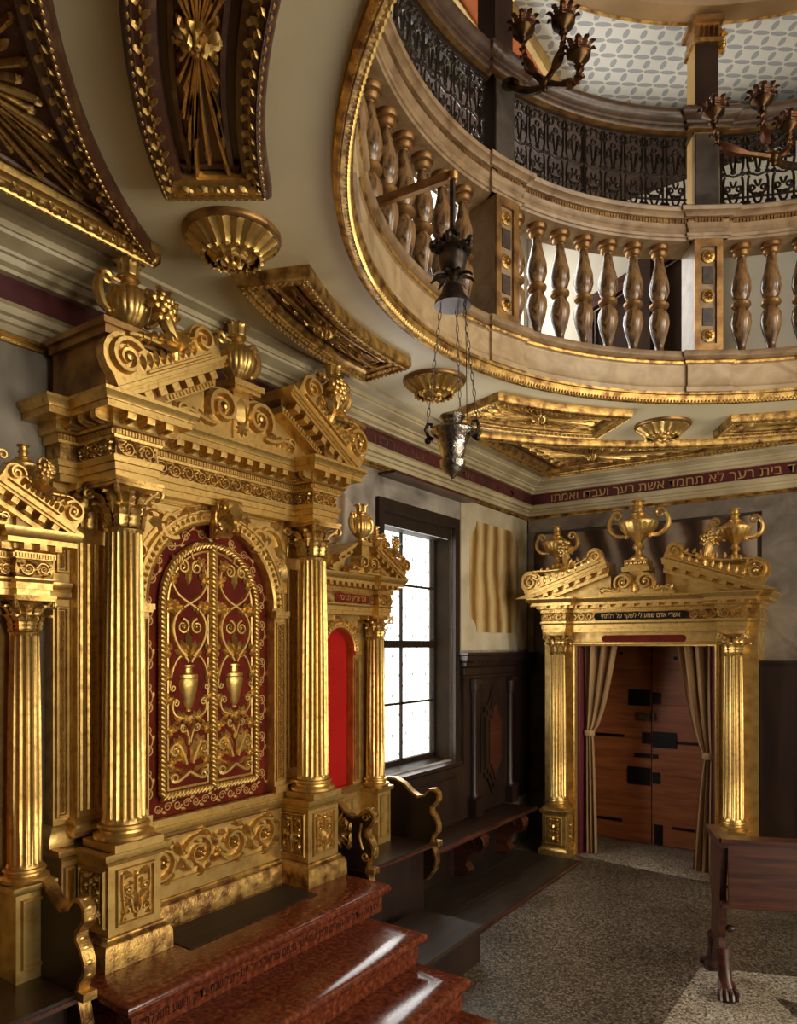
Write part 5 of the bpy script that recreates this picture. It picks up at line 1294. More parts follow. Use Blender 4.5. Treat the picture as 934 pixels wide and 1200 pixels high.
def loz(w, h, k, d0, d1, nm, mm='walnut'):
    o = [(0, 0), (k * .6, .16 * h), (w * .7, .16 * h), (w * .7, .22 * h), (w, .22 * h), (w, .78 * h), (w * .7, .78 * h), (w * .7, .84 * h), (k * .6, .84 * h), (0, h)]
    o = o + [(-u, v) for u, v in reversed(o[1:-1])]
    return o
for w, h, z0, d, nm in ((.235, 1.0, 0, .02, 'lozenge_frame'), (.185, .88, .06, .035, 'lozenge_frame'), (.12, .74, .13, .05, 'lozenge_panel')):
    M().prism(loz(w, h, w * .75, 0, 0, nm), 0, d, Fl @ T(0, z0, 0)).obj(nm, 'walnut' if 'frame' in nm else 'mahogany', pn, smooth=0)
for y, w in ((6.68, .12),): M().box(xp, xp + .02, y - w, y + w, .62, 1.64).obj('side_panel', 'walnut', pn, smooth=0)
pw = thing('under_window_panel', 'plain dark walnut panelling under the window above the long bench', 'panelling', (XA, 4.9, .45))
M().box(XA + .005, XA + .05, 4.31, 5.555, .455, .94).obj('board', 'walnut', pw, smooth=0)
M().box(XA + .05, XA + .065, 4.36, 5.42, .56, .86).obj('raised_panel', 'walnut', pw, smooth=0)
pr = thing('wall_panelling', 'dark walnut panelling on the back wall right of the gilded portal', 'panelling', (-.2, 6.8, 0))
M().box(-.912, 1.4, 6.66, YB - .04, 0, 1.85).obj('board', 'walnut', pr, smooth=0)
M().box(-.912, 1.4, 6.64, YB - .04, 1.85, 1.875).obj('top_rail', 'walnut', pr, smooth=0)
for x0 in (-.62, .1, .8): M().box(x0, x0 + .5, 6.648, 6.66, .45, 1.6).obj('raised_panel', 'walnut', pr, smooth=0)
# ------------------------------------------------------------------ gilded portal
pt = thing('door_portal', 'gilded portal with fluted columns, broken pediment and three urns around the doorway', 'portal', (-1.865, 6.6, 0))
XC = -1.865; CX = .775; FYp = FY
yb_ = 6.60
for sg in (-1, 1):
    x0, x1 = sorted((XC + sg * .615, XC + sg * .945))
    M().box(x0, x1, yb_, 6.995, 0, 2.13).obj('jamb_board', 'gold_flat', pt, smooth=0)
    cx = XC + sg * CX
    M().box(cx - .115, cx + .115, 6.40, yb_, 0, .44).obj('pedestal', 'gold_flat', pt, smooth=0)
    pp = [(cx - .115, yb_), (cx - .115, 6.40), (cx + .115, 6.40), (cx + .115, yb_)]
    pp2 = pp
    M().mould(pp2, [(-.0, 0), (.03, 0), (.03, .055), (.018, .07), (.012, .085), (0, .09)], back=-.01).obj('pedestal_base', 'gold', pt)
    M().mould(pp2, [(0, .40), (.012, .405), (.02, .425), (.024, .44), (0, .445)], back=-.01).obj('pedestal_cap', 'gold', pt)
    framed(pt, FY(cx, 6.40, .115), .17, .265, 'candelabra')
    framed(pt, frame((cx + .115, 6.50, .115), (0, 1, 0), (0, 0, 1), (1, 0, 0)), .13, .265, 'candelabra')
    M().box(cx - .11, cx + .11, 6.39, yb_, .445, .47).obj('column_plinth', 'gold', pt, smooth=0)
    Mc = T(cx, 6.50, 0)
    attic_base(pt, Mc @ T(0, 0, .47), .075, .075)
    fluted(pt, Mc @ T(0, 0, .545), .080, 1.385, 18, 'gold')
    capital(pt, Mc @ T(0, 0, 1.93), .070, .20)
# lintel and lining
M().box(XC - .615, XC + .615, yb_, 6.995, 2.0, 2.13).obj('lintel', 'gold_flat', pt, smooth=0)
M().prism(arc(.345, 0, .032, -PI / 2, PI / 2, 6) + arc(-.345, 0, .032, PI / 2, PI * 1.5, 6), 0, .006, FY(XC, yb_, 2.068)).obj('red_cartouche', 'crimson', pt, smooth=0)
M().sweep([(XC + .615, 0), (XC + .615, 2.0), (XC - .615, 2.0), (XC - .615, 0)], [(0, 0), (-.0, .018), (.012, .024), (.022, .016), (.034, .016), (.04, 0)], FY(0, yb_, 0)).obj('opening_moulding', 'gold', pt)
for sg in (-1, 1):
    x = XC + sg * .612
    M().box(*sorted((x, x - sg * .022)), 6.605, 6.99, 0, 1.99).obj('lining', 'wine_curtain_rail', pt, smooth=0)
# entablature
e = [(XC - .955, 6.99), (XC - .955, 6.56), (XC - CX - .105, 6.56), (XC - CX - .105, 6.42), (XC - CX + .105, 6.42), (XC - CX + .105, 6.52), (XC + CX - .105, 6.52), (XC + CX - .105, 6.42), (XC + CX + .105, 6.42), (XC + CX + .105, 6.56), (XC + .955, 6.56), (XC + .955, 6.99)]
M().mould(e, [(0, 2.13), (0, 2.162), (.008, 2.163), (.008, 2.2), (.018, 2.215), (.018, 2.235)], back=-.1).obj('architrave', 'gold', pt, smooth=0)
M().mould(e, [(.003, 2.235), (.010, 2.26), (.010, 2.29), (.003, 2.315)], back=-.1).obj('frieze', 'gold_worn_shade', pt)
M().mould(e, [(.003, 2.315), (.014, 2.317), (.016, 2.345), (.030, 2.352), (.034, 2.38), (.09, 2.38), (.09, 2.405), (.10, 2.41), (.125, 2.44), (.125, 2.452)], back=-.1).obj('cornice', 'gold', pt, smooth=30)
d2 = M(); along(offset_path(e, .015)[1:-1], .0165, lambda x, y, a: d2.box(0, .010, -.0055, .0055, 2.32, 2.342, T(x, y, 0) @ RZ(a))); stuff(d2.obj('dentils', 'gold', pt))
md_ = [None]
def mdl(x, y, a):
    Mq = T(x, y, 2.356) @ RZ(a)
    if md_[0] is None: md_[0] = M().box(0, .05, -.022, .022, 0, .024).obj('modillion', 'gold', pt, Mq, smooth=0)
    else: share('modillion', md_[0], pt, Mq)
along(offset_path(e, .032)[1:-1], .105, mdl, .02)
for x0, L, y in ((XC - CX - .10, .20, 6.412), (XC + CX - .10, .20, 6.412), (XC - CX + .125, .22, 6.512), (XC + .43, .22, 6.512)):
    rinceau(M(), L, .07, max(1, int(L / .07)), .016, FY(x0, y, 2.24)).obj('frieze_carving', 'gold', pt)
car = M().prism(arc(.385, 0, .034, -PI / 2, PI / 2, 6) + arc(-.385, 0, .034, PI / 2, PI * 1.5, 6), 0, .012, FY(XC, 6.512, 2.275)).obj('inscription_cartouche', 'ink', pt, smooth=0)
letters('inscription', 'אשרי אדם שמע לי לשקד על דלתתי'[::-1], .062, 'gilt_letter', car, FY(XC, 6.4995, 2.275), .0012, .70)
# broken pediment
ZE = 2.452; s_ = .345; zt = lambda v: 2.757 - s_ * (v - .24)
Fp = frame((0, 6.295, 0), (1, 0, 0), (0, 0, 1), (0, -1, 0)); sl = math.atan(s_)
for sg in (-1, 1):
    X = lambda v: XC + sg * v
    def layer(o0, o1, n0, n1, nm='raking_cornice', par=pt, mm='gold'):
        va = .24 + (2.757 - ZE - o0) / s_; vb = .24 + (2.757 - ZE - o1) / s_
        pts = [(X(va), ZE), (X(vb), ZE), (X(.24), zt(.24) - o1), (X(.24), zt(.24) - o0)]
        return M().prism(pts if sg > 0 else pts[::-1], n0, n1, Fp).obj(nm, mm, par, smooth=0)
    rk = layer(0, .022, -.28, 0); layer(.022, .038, -.28, -.014, 'rake_fillet', rk); layer(.038, .052, -.28, -.024, 'rake_fillet', rk); layer(.052, .088, -.28, -.09, 'rake_bed', rk); layer(.088, .12, -.28, -.075, 'rake_bed', rk); layer(.12, .3, -.3, -.15, 'tympanum', pt, 'gold_flat')
    r0 = None
    for i in range(7):
        v = .30 + .105 * i
        if zt(v) - .09 < ZE: continue
        Mq = T(X(v), 6.295 + .035, zt(v) - .084) @ Matrix.Rotation(sg * sl, 4, 'Y')
        if r0 is None: r0 = M().box(-.024, .024, 0, .055, 0, .03).obj('rake_modillion', 'gold', rk, Mq, smooth=0)
        else: share('rake_modillion', r0, rk, Mq)
    ca, sa = cos(sl), sin(sl)
    Fc = frame((X(1.10), 6.33, zt(1.10)), (-sg * ca, 0, sa), (sg * sa, 0, ca), (0, -1, 0))
    crest(pt, Fc @ T(.06, .001, 0), .84, .175)
    xu = XC + sg * .785
    M().box(xu - .11, xu + .11, 6.42, 6.60, 2.45, 2.66).box(xu - .13, xu + .13, 6.41, 6.62, 2.66, 2.69).box(xu - .145, xu + .145, 6.40, 6.63, 2.69, 2.72).obj('urn_block', 'gold', pt, smooth=0)
    urn(pt, T(xu, 6.51, 2.72), .43, 'krater')
double_volute(pt, FY(XC, 6.36, ZE), .66, .20)
cp = M().box(XC - .06, XC + .06, 6.39, 6.52, ZE, 2.66).box(XC - .12, XC + .12, 6.36, 6.58, 2.66, 2.70).box(XC - .10, XC + .10, 6.38, 6.56, 2.70, 2.765)
for k in range(5): cp.sph((XC - .08 + .04 * k, 6.378, 2.735), .02)
cp.obj('centre_pedestal', 'gold', pt)
urn(pt, T(XC, 6.47, 2.765), .54, 'krater')

# ------------------------------------------------------------------ curtains
def curtain(name, label, xin_top, xout, zt_, knot, bot, side):
    """side = -1: hangs on the left jamb. xin_top: inner edge at the top; knot = (x centre, half width, z); bot = (x0, x1)"""
    m = M(); rows = 26; cols_ = 40; vs = []
    for i in range(rows + 1):
        z = zt_ * (1 - i / rows) + .012
        kz = knot[2]
        if z > kz:
            f = (z - kz) / (zt_ - kz); g = f ** .75
            a = xout + (knot[0] - knot[1] - xout) * (1 - g) if side < 0 else xin_top + (knot[0] - knot[1] - xin_top) * (1 - g)
            b = xin_top + (knot[0] + knot[1] - xin_top) * (1 - g) if side < 0 else xout + (knot[0] + knot[1] - xout) * (1 - g)
            if side < 0: b = (knot[0] + knot[1]) + (xin_top - knot[0] - knot[1]) * (f ** .62)
            else: a = (knot[0] - knot[1]) + (xin_top - knot[0] + knot[1]) * (f ** .62)
            amp = .014 + .034 * f
        else:
            f = 1 - z / kz; g = f ** .7
            a = knot[0] - knot[1] + (bot[0] - knot[0] + knot[1]) * g; b = knot[0] + knot[1] + (bot[1] - knot[0] - knot[1]) * g
            amp = .012 + .018 * g
        for j in range(cols_ + 1):
            s = j / cols_
            y = 6.70 + amp * (sin(s * 2 * PI * 3.0 + .6 * sin(z * 2)) + .3 * sin(s * 2 * PI * 7 + 1.3))
            vs.append((a + (b - a) * s, y, z))
    k = cols_ + 1
    n = len(vs); vs2 = vs + [(x, y + .006, z) for x, y, z in vs]
    fs = []
    for i in range(rows):
        for j in range(cols_):
            q = (i * k + j, i * k + j + 1, (i + 1) * k + j + 1, (i + 1) * k + j)
            fs.append(q); fs.append(tuple(v + n for v in reversed(q)))
    for i in range(rows):
        for j in (0, cols_): fs.append((i * k + j, (i + 1) * k + j, (i + 1) * k + j + n, i * k + j + n))
    o = m.add(vs2, fs).obj(name, 'curtain', smooth=80)
    tag(o, label, 'curtain', 'curtains in the doorway')
    tb = M().lathe([(knot[1] + .012, -.03), (knot[1] + .02, -.015), (knot[1] + .02, .015), (knot[1] + .012, .03)], 16, T(knot[0], 6.70, knot[2]) @ Matrix.Diagonal((1, .85, 1, 1))).obj('tie_back', 'curtain', o)
    return o
curtain('door_curtain', 'tan curtain tied back on the left side of the doorway', -2.13, -2.445, 1.99, (-2.40, .035, 1.16), (-2.435, -2.325), -1)
curtain('door_curtain', 'tan curtain tied back on the right side of the doorway', -1.585, -1.285, 1.99, (-1.325, .032, 1.03), (-1.46, -1.29), 1)
# ------------------------------------------------------------------ carved panels and rosettes on the ceiling
def P(t, rho): return (EX + EA * rho * cos(rad(t)), EY + EB * rho * sin(rad(t)))
FD = frame((0, 0, ZC), (1, 0, 0), (0, 1, 0), (0, 0, -1))
def inset(path, d): m = M().mould(path, [(-d, 0)], True); return [(v[0], v[1]) for v in m.v]
def resample(path, step):
    pts = path + [path[0]]; out = []
    for a, b in zip(pts, pts[1:]):
        L = math.dist(a, b); n = max(1, int(L / step))
        for i in range(n): out.append((a[0] + (b[0] - a[0]) * i / n, a[1] + (b[1] - a[1]) * i / n))
    return out
def coffer(label, path, tri, c, dark, gilt=()):
    """path: counter-clockwise outline; tri: corner panel; c: centre of the fan"""
    cf = thing('ceiling_coffer', label, 'ceiling panel', (c[0], c[1], ZC), 'carved ceiling panels round the oval')
    def ins(d):
        if not tri: return inset(path, d)
        return [(c[0] + (x - c[0]) * (1 - d / .42), c[1] + (y - c[1]) * (1 - d / .42)) for x, y in resample(path, .12)]
    fm = 'maroon_gilt' if dark else 'gold_worn_shade'
    M().mould(path, [(0, ZC + .004), (0, ZC - .045), (-.012, ZC - .062), (-.028, ZC - .066), (-.032, ZC - .054), (-.066, ZC - .050), (-.070, ZC - .042), (-.092, ZC - .036), (-.095, ZC - .004)], True).obj('frame', fm, cf)
    lv = M(); mid = resample(inset(path, .05), .034)
    for i in range(len(mid)):
        a, b = mid[i], mid[(i + 1) % len(mid)]; an = math.atan2(b[1] - a[1], b[0] - a[0])
        if dark: lv.leaf(a[0], a[1], an + (.75 if i % 2 else -.75), .042, .026, .016, FD @ T(0, 0, .050)); lv.leaf(a[0], a[1], an + PI, .03, .014, .012, FD @ T(0, 0, .050))
        else:
            lv.leaf(a[0], a[1], an, .034, .036, .014, FD @ T(0, 0, .050))
    mid = resample(inset(path, .02), .028)
    for i in range(len(mid)): 
        a, b = mid[i], mid[(i + 1) % len(mid)]; an = math.atan2(b[1] - a[1], b[0] - a[0])
        lv.leaf(a[0], a[1], an, .022, .014, .008, FD @ T(0, 0, .064))
    stuff(lv.obj('frame_leaves', 'gold', cf))
    for a, b in gilt:                                 # side of the frame that is fully gilded
        L = math.dist(a, b); d = ((b[0] - a[0]) / L, (b[1] - a[1]) / L)
        a2 = (a[0] + d[0] * .03, a[1] + d[1] * .03); b2 = (b[0] - d[0] * .03, b[1] - d[1] * .03)
        gs = M().mould([a2, b2], [(.003, ZC - .02), (.003, ZC - .048), (-.010, ZC - .065), (-.028, ZC - .069), (-.034, ZC - .057), (-.066, ZC - .053), (-.072, ZC - .045), (-.092, ZC - .039), (-.098, ZC - .01)], back=None)
        for i in range(int((L - .09) / .05)):
            t = .04 + .05 * i; nx, ny = d[1], -d[0]
            p = (a[0] + d[0] * t - nx * .05, a[1] + d[1] * t - ny * .05)
            gs.sph((p[0], p[1], ZC - .056), .017, None, 7, 4, (1, 1, .7)); gs.leaf(p[0], p[1], math.atan2(d[1], d[0]), .05, .05, .012, FD @ T(0, 0, .054))
        gs.obj('gilt_side', 'gold', cf)
    fd = M(); inn = ins(.08)
    n = len(inn); fd.add([(x, y, ZC - .006) for x, y in inn] + [(c[0], c[1], ZC - .006)], [(i, (i + 1) % n, n) for i in range(n)])
    fd.obj('field', 'maroon', cf, smooth=0)
    # raised inner panel with the carved fan
    ip = ins(.118); m2 = M()
    m2.mould(ip, [(0, ZC - .004), (-.002, ZC - .020), (-.018, ZC - .022), (-.022, ZC - .012)], True)
    m2.add([(x, y, ZC - .012) for x, y in ins(.134)] + [(c[0], c[1], ZC - .012)], [(i, (i + 1) % len(ip), len(ip)) for i in range(len(ip))])
    m2.obj('inner_panel', 'maroon_gilt' if dark else 'gold_brown', cf)
    fan = resample(ins(.142), .048)
    F_ = FD @ T(0, 0, .012)
    k = len(fan)
    for i, p in enumerate(fan):
        dx, dy = p[0] - c[0], p[1] - c[1]; L = math.hypot(dx, dy)
        if L < .05: continue
        f0 = min(.5, .06 / L); f1 = .97 if i % 2 else .80
        bend = .10 * (1 if i % 2 else -1)
        q = [(c[0] + dx * f - dy * bend * .12 * sin(PI * f), c[1] + dy * f + dx * bend * .12 * sin(PI * f)) for f in [f0 + (f1 - f0) * j / 6 for j in range(7)]]
        r = M().ridge(q, lambda t: .006 + .016 * t, .022, F_)
        r.leaf(q[-2][0], q[-2][1], math.atan2(dy, dx), L * (f1 - f0) / 6 + .018, .028, .026, F_)
        r.obj('fan_ray', 'gold' if i % 2 else 'gold_worn_shade', cf)
    ro = M().rosette(c[0], c[1], .075, .025, F_, 12); ro.rosette(c[0], c[1], .045, .03, F_ @ T(0, 0, .015), 8)
    ro.obj('rosette', 'gold', cf)
def sector(t0, t1, r0, r1, n=18):
    return [P(t0 + (t1 - t0) * i / n, r1) for i in range(n + 1)] + [P(t1 - (t1 - t0) * i / n, r0) for i in range(n + 1)]
for lb, (t0, t1, r0, r1), dk in (
        ('dark maroon carved ceiling panel with gilt end, upper left above the ark', (215.6, 243, 1.10, 1.268), True),
        ('gilded fan-carved ceiling panel between two rosettes, above the ark pediment', (176.5, 203.2, 1.085, 1.235), False),
        ('gilded fan-carved ceiling panel near the corner, behind the hanging lamp', (133.5, 158, 1.09, 1.325), False),
        ('gilded fan-carved ceiling panel cut by the right edge, above the portal', (88, 117, 1.145, 1.325), False)):
    c = P((t0 + t1) / 2, (r0 + r1) / 2)
    coffer(lb, sector(t0, t1, r0, r1), False, c, dk, [(P(t0, r0), P(t0, r1))] if dk else ())
R5 = 1.41
c5 = [(-.25, 6.69), (-2.80, 6.69), (-2.80, 4.98)] + [P(152 - (152 - 97) * i / 22, R5) for i in range(23)]
coffer('gilded triangular ceiling panel filling the corner over the doorway wall', c5, True, (-2.22, 6.25), False)
R0 = 1.34
c0 = [(-2.69, 1.985), (-2.69, .42), (-.95, .42)] + [P(250 - (250 - 207.4) * i / 20, R0) for i in range(21)]
coffer('dark maroon and gilt ceiling panel cut by the upper left corner', c0, True, (-2.28, .98), True, [((-2.69, 1.985), (-2.69, .42))])
rl = ['gilded ceiling rosette directly above the ark', 'gilded ceiling rosette beside the hanging lamp chains', 'gilded ceiling rosette above the doorway portal']
ros0 = None
for lb, (x, y, r) in zip(rl, ((-2.285, 2.07, .205), (-2.45, 3.95, .205), (-1.475, 5.76, .215))):
    rt = thing('ceiling_rosette', lb, 'rosette', (x, y, ZC), 'gilded ceiling rosettes')
    F_ = frame((x, y, ZC), (1, 0, 0), (0, -1, 0), (0, 0, -1))
    M().lathe([(r, -.004), (r, .012), (r * .97, .022), (r * .91, .026), (r * .88, .02), (r * .8, .03), (r * .5, .075), (r * .3, .095), (.001, .10)], 36, F_).obj('dish', 'gold_brown', rt)
    lf = acanthus(r * .24, r * .52, .03)
    for k in range(20):
        Mq = F_ @ RZ(2 * PI * k / 20) @ frame((r * .90, 0, .024), (.55, 0, .84), (0, 1, 0), (-.84, 0, .55))
        if k == 0: l0 = acanthus(r * .27, r * .5, .025).obj('outer_leaf', 'gold', rt, Mq)
        else: share('outer_leaf', l0, rt, Mq)
    for k in range(12):
        Mq = F_ @ RZ(2 * PI * (k + .5) / 12) @ frame((r * .50, 0, .078), (.3, 0, .95), (0, 1, 0), (-.95, 0, .3))
        if k == 0: l1 = acanthus(r * .24, r * .26, .03).obj('inner_leaf', 'gold', rt, Mq)
        else: share('inner_leaf', l1, rt, Mq)
    bd = M().rosette(0, 0, r * .3, .04, F_ @ T(0, 0, .09), 9); bd.sph((0, 0, .115), r * .12, F_)
    for k in range(9): bd.sph((r * .2 * cos(.7 * k), r * .2 * sin(.7 * k), .10), r * .07, F_, 6, 4)
    bd.obj('flower', 'gold', rt)
# ------------------------------------------------------------------ silver lamp hanging in the opening
LX, LY = -1.622, 2.77
lp = thing('hanging_lamp', 'engraved silver lamp on three chains hanging before the gallery', 'lamp', (LX, LY, 2.75))
Ml = T(LX, LY, 0)
gad = lambda a, j: 1 + (.045 * abs(cos(12 * a)) if j <= 4 else 0)
M().lathe([(.004, 2.748), (.012, 2.758), (.030, 2.775), (.052, 2.805), (.056, 2.83), (.046, 2.842)], 72, Ml, gad).obj('bulb', 'silver', lp)
M().lathe([(.044, 2.840), (.05, 2.848), (.054, 2.86), (.062, 2.90), (.076, 2.935), (.096, 2.955), (.099, 2.965), (.094, 2.975), (.068, 2.988), (.055, 2.995)], 40, Ml).obj('bowl', 'silver', lp)
M().lathe([(.055, 2.993), (.046, 3.0), (.044, 3.01), (.058, 3.025), (.056, 3.035), (.03, 3.04)], 32, Ml).obj('rim', 'silver', lp)
hp = []
for k, a in enumerate((3.6, .25, 1.75)):
    c, s = cos(a), sin(a)
    q = M().tube([(LX + c * r, LY + s * r, z) for r, z in ((.088, 2.93), (.11, 2.945), (.122, 2.975), (.112, 3.0), (.095, 2.998), (.093, 2.982))], .009, 6)
    q.sph((LX + c * .112, LY + s * .112, 2.925), .016); q.obj('handle', 'dark_iron_bell', lp)
    hp.append((LX + c * .114, LY + s * .114, 3.0))
bell_z = 3.53
for h in hp:                                          # chain links
    e = (LX + (h[0] - LX) * .45, LY + (h[1] - LY) * .45, bell_z + .01)
    n = 15; ch = link('chain', None, lp, T(*h)); l0 = None
    d = Vector(e) - Vector(h); q = d.to_track_quat('Z', 'Y').to_matrix().to_4x4()
    for i in range(n):
        p = Vector(h) + d * ((i + .5) / n)
        Mq = T(*p) @ q @ RZ(PI / 2 * (i % 2))
        if l0 is None: l0 = M().tube([(.0065 * cos(t), 0, .021 * sin(t)) for t in [2 * PI * k / 10 for k in range(10)]], .0019, 4, closed=True).obj('chain_link', 'dark_iron_bell', ch, Mq)
        else: share('chain_link', l0, ch, Mq)
M().tube([(LX + .05, LY + .03, bell_z), (LX + .055, LY + .035, 3.0)], .002, 5).obj('cord', 'dark_iron_bell', lp)
M().lathe([(.082, bell_z - .004), (.080, bell_z + .012), (.066, bell_z + .03), (.052, bell_z + .052), (.044, bell_z + .08), (.036, bell_z + .085), (.034, bell_z + .098), (.018, bell_z + .105), (.005, bell_z + .11)], 32, Ml).obj('bell_canopy', 'dark_iron_bell', lp)
og = M().lathe([(.01, 3.635), (.03, 3.655), (.05, 3.68), (.064, 3.72), (.066, 3.75), (.055, 3.79), (.035, 3.82), (.02, 3.83)], 20, Ml)
for k in range(9):
    a = 2 * PI * k / 9
    og.tube([(LX + r * cos(a), LY + r * sin(a), z) for r, z in ((.03, 3.66), (.06, 3.662), (.085, 3.655), (.10, 3.64))], lambda t: .011 - .006 * t, 5)
for k in range(10):
    a = 2 * PI * k / 10 + .3
    og.vine(0, 0, PI / 2, .04, .02, T(LX, LY, 3.76 + .025 * (k % 3)) @ RZ(a) @ frame((.066, 0, 0), (0, 1, 0), (0, 0, 1), (1, 0, 0)))
for k in range(5):
    a = 2 * PI * k / 5
    og.tube([(LX + r * cos(a), LY + r * sin(a), z) for r, z in ((.05, 3.79), (.09, 3.81), (.10, 3.79), (.09, 3.77), (.08, 3.78))], .007, 5)
    og.sph((LX + .09 * cos(a), LY + .09 * sin(a), 3.80), .018)
og.obj('foliate_finial', 'dark_iron_bell', lp)
M().tube([(LX, LY, 3.63), (LX, LY, 3.66)], .012, 8).obj('lower_stem', 'dark_iron_bell', lp)
M().tube([(LX, LY, 3.83), (LX, LY, 4.09)], .013, 8).obj('stem', 'dark_iron_bell', lp)
br = thing('lamp_bracket', 'slanting wooden bracket rod from the balusters to the hanging lamp', 'bracket', (-2.1, 2.72, 4.06))
dv = Vector((LX + .015, LY, 4.112)) - Vector((-2.06, 2.68, 4.075))
qm = dv.to_track_quat('X', 'Z').to_matrix().to_4x4()
M().box(0, dv.length, -.013, .013, -.02, .02, T(-2.06, 2.68, 4.075) @ qm).obj('rod', 'gold_brown', br, smooth=0)
M().lathe([(.022, 0), (.03, .01), (.03, .03), (.018, .04)], 12, T(LX, LY, 4.09)).obj('hook_cap', 'gold_worn_shade', br)

# ------------------------------------------------------------------ bronze candelabra on the gallery
def cup(parent, p, s, bulb):
    Mc = T(*p)
    c = M().lathe([(s * .14, 0), (s * .25, s * .12), (s * .16, s * .22), (s * .2, s * .3), (s * .55, s * .5), (s * .6, s * .62), (s * .5, s * .7), (s * .62, s * .78), (s * .4, s * .8)], 20, Mc).obj('cup', 'bronze', parent)
    lf = acanthus(s * .34, s * .42, s * .3)
    q = M()
    for k in range(10): q.add(lf.v, lf.f, Mc @ RZ(2 * PI * k / 10) @ T(s * .52, 0, s * .7))
    q.obj('leaf_crown', 'copper_leaf', c)
    M().lathe([(s * .12, s * .8), (s * .12, s * 1.1), (s * .2, s * 1.2), (s * .24, s * 1.4), (s * .16, s * 1.62), (.001, s * 1.7)], 14, Mc).obj('bulb', 'bulb_glass', c)
    return c
def glass2():
    m = bpy.data.materials.new('bulb_glass'); m.use_nodes = True; b = m.node_tree.nodes['Principled BSDF']
    b.inputs['Base Color'].default_value = (.9, .9, .88, 1); b.inputs['Roughness'].default_value = .03; b.inputs['Transmission Weight'].default_value = 1.0; b.inputs['IOR'].default_value = 1.2
    MATS['bulb_glass'] = m
glass2()
def arm(parent, p0, p1, sag, s):
    a, b = Vector(p0), Vector(p1)
    pts = bez(p0, tuple(a + (b - a) * .45 + Vector((0, 0, -sag))), tuple(b + Vector((0, 0, -(b - a).length * .45 - sag * .3))), p1, 14)
    o = M().tube(pts, lambda t: s * (.17 - .06 * t), 6).obj('arm', 'bronze', parent)
    q = M(); q.tube(pts[4:12], lambda t: s * (.10 + .24 * sin(PI * t)), 6, flat=.7)
    for k in (5, 7, 9, 11):
        for sg in (1, -1):
            lf = acanthus(s * .3, s * .6, s * .25); d = (Vector(pts[k + 1]) - Vector(pts[k])).normalized()
            q.add(lf.v, lf.f, T(*pts[k]) @ d.to_track_quat('Z', 'X').to_matrix().to_4x4() @ RZ(sg * PI / 2 + .4))
    q.obj('leaf_sheath', 'copper_leaf', o)
def candelabrum(label, root, hub, cups, s):
    c = thing('candelabrum', label, 'candelabrum', root, 'bronze candelabra on the gallery')
    M().tube(bez(root, tuple(Vector(root) * .7 + Vector(hub) * .3 + Vector((0, 0, -.07))), tuple(Vector(hub) + Vector((0, 0, -.05))), hub, 10), lambda t: s * .2, 6).obj('bracket', 'bronze', c)
    hb = M().sph(hub, s * .3); hb.sph((hub[0], hub[1], hub[2] - s * .35), s * .16); hb.obj('hub', 'bronze', c)
    M().lathe([(s * .5, 0), (s * .45, s * .1), (s * .2, s * .15)], 14, T(*root)).obj('boss', 'bronze', c)
    for p in cups:
        arm(c, hub, p, .05, s); cup(c, p, s, True)
candelabrum('bronze three-branched candelabrum beside the dark gallery post, patterned ceiling behind', (-1.955, 4.05, 5.50), (-1.72, 4.03, 5.39), ((-1.829, 3.964, 5.64), (-1.592, 4.006, 5.60), (-1.50, 4.009, 5.36)), .115)
candelabrum('bronze three-branched candelabrum in front of the right-hand iron grille', (-.44, 5.60, 5.30), (-.62, 5.12, 5.13), ((-.936, 4.886, 5.33), (-.681, 5.062, 5.41), (-.548, 5.215, 5.28)), .115)

# ------------------------------------------------------------------ reading desk at the right edge
dk = thing('reading_desk', 'dark mahogany pew desk on a carved claw-footed end, at the right edge', 'desk', (-.80, 4.42, 0))
Md = frame((-.805, 4.43, 0), (.922, .386, 0), (-.386, .922, 0), (0, 0, 1))
DL = 1.9
lean = .05
fb = [( -.012 - lean * 0, .525), (.012, .525), (.012 + lean, .905), (-.012 + lean, .905)]
Mf = Md @ frame((0, 0, 0), (0, 1, 0), (0, 0, 1), (1, 0, 0))
M().prism([(-.045, .53), (-.020, .53), (.01, .88), (-.015, .88)], .03, DL, Mf).obj('front_board', 'mahogany', dk, smooth=0)
M().prism([(-.05, .88), (.05, .88), (.05, .902), (-.05, .902)], -.01, DL, Mf).obj('top_rail', 'mahogany', dk, smooth=0)
M().prism([(-.06, .512), (.01, .512), (.01, .53), (-.06, .53)], -.005, DL, Mf).obj('bottom_rail', 'mahogany', dk, smooth=0)
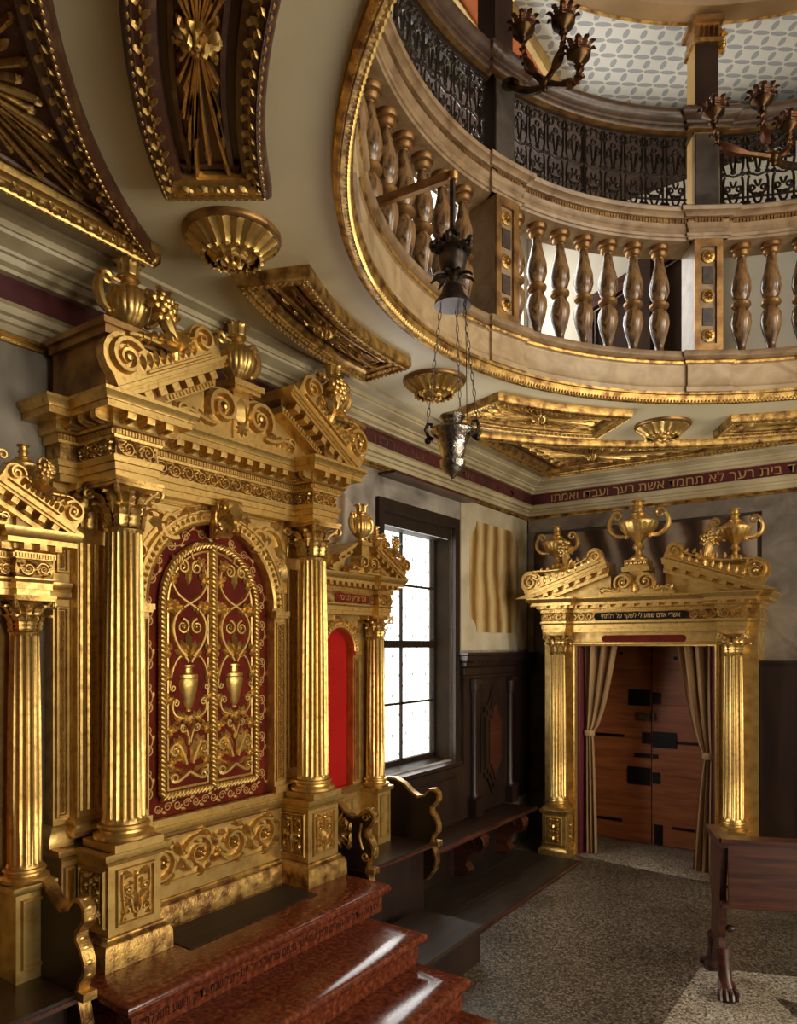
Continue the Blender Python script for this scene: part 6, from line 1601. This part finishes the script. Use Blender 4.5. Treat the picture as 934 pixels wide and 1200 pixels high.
M().prism([(.02, .60), (.33, .545), (.33, .565), (.02, .62)], .03, DL, Mf).obj('book_shelf', 'mahogany', dk, smooth=0)
ep = M().prism([(.0, .10), (.02, .16), (.06, .30), (.03, .46), (.04, .56), (.0, .872), (.28, .872), (.30, .56), (.25, .46), (.26, .30), (.30, .14), (.22, .08), (.12, .14)], -.002, .035, Mf).obj('end_panel', 'mahogany', dk, smooth=0)
M().prism([(-.03, .875), (.31, .875), (.31, .90), (-.03, .90)], -.03, .05, Mf).prism([(-.02, .845), (.30, .845), (.30, .875), (-.02, .875)], -.015, .04, Mf).obj('end_cap', 'mahogany', ep, smooth=0)
M().box(-.0, .045, .04, .26, .49, .515, Md).obj('end_bar', 'mahogany', ep, smooth=0)
M().sph((.06, .05, .36), .022, Md, 8, 6, (1.3, 1, 1)).obj('peg', 'walnut_seat', ep)
for v, sg in ((-.02, -1), (.29, 1)):
    ft = M(); bx = .015
    ft.tube([tuple(Md @ Vector(p)) for p in ((bx, v - sg * .05, .25), (bx, v - sg * .02, .16), (bx, v + sg * .01, .08), (bx, v + sg * .045, .035))], lambda t: .044 - .008 * sin(PI * t), 10)
    for k in range(4):
        o = -.036 + .024 * k
        ft.tube([tuple(Md @ Vector(p)) for p in ((bx + o * .7, v + sg * .0, .085), (bx + o, v + sg * .05, .06), (bx + o * 1.3, v + sg * .085, .042), (bx + o * 1.3, v + sg * .10, .014))], lambda t: .0165 - .002 * t, 8)
        ft.sph(tuple(Md @ Vector((bx + o * 1.15, v + sg * .068, .058))), .013)
    ft.obj('claw_foot', 'mahogany', dk)
    M().lathe([(.05, 0), (.05, .012), (.04, .018)], 14, Md @ T(bx, v + sg * .05, 0) @ Matrix.Diagonal((.9, 1.1, 1, 1))).obj('foot_pad', 'walnut', dk)
# stretcher so that the desk runs on to its far end, outside the picture
ep2 = share('end_panel', ep, dk, T(.922 * (DL - .04), .386 * (DL - .04), 0))
for ch in [c for c in dk.children if c.name.startswith(('claw_foot', 'foot_pad'))]: share(ch.name.split('.')[0], ch, dk, T(.922 * (DL - .04), .386 * (DL - .04), 0))
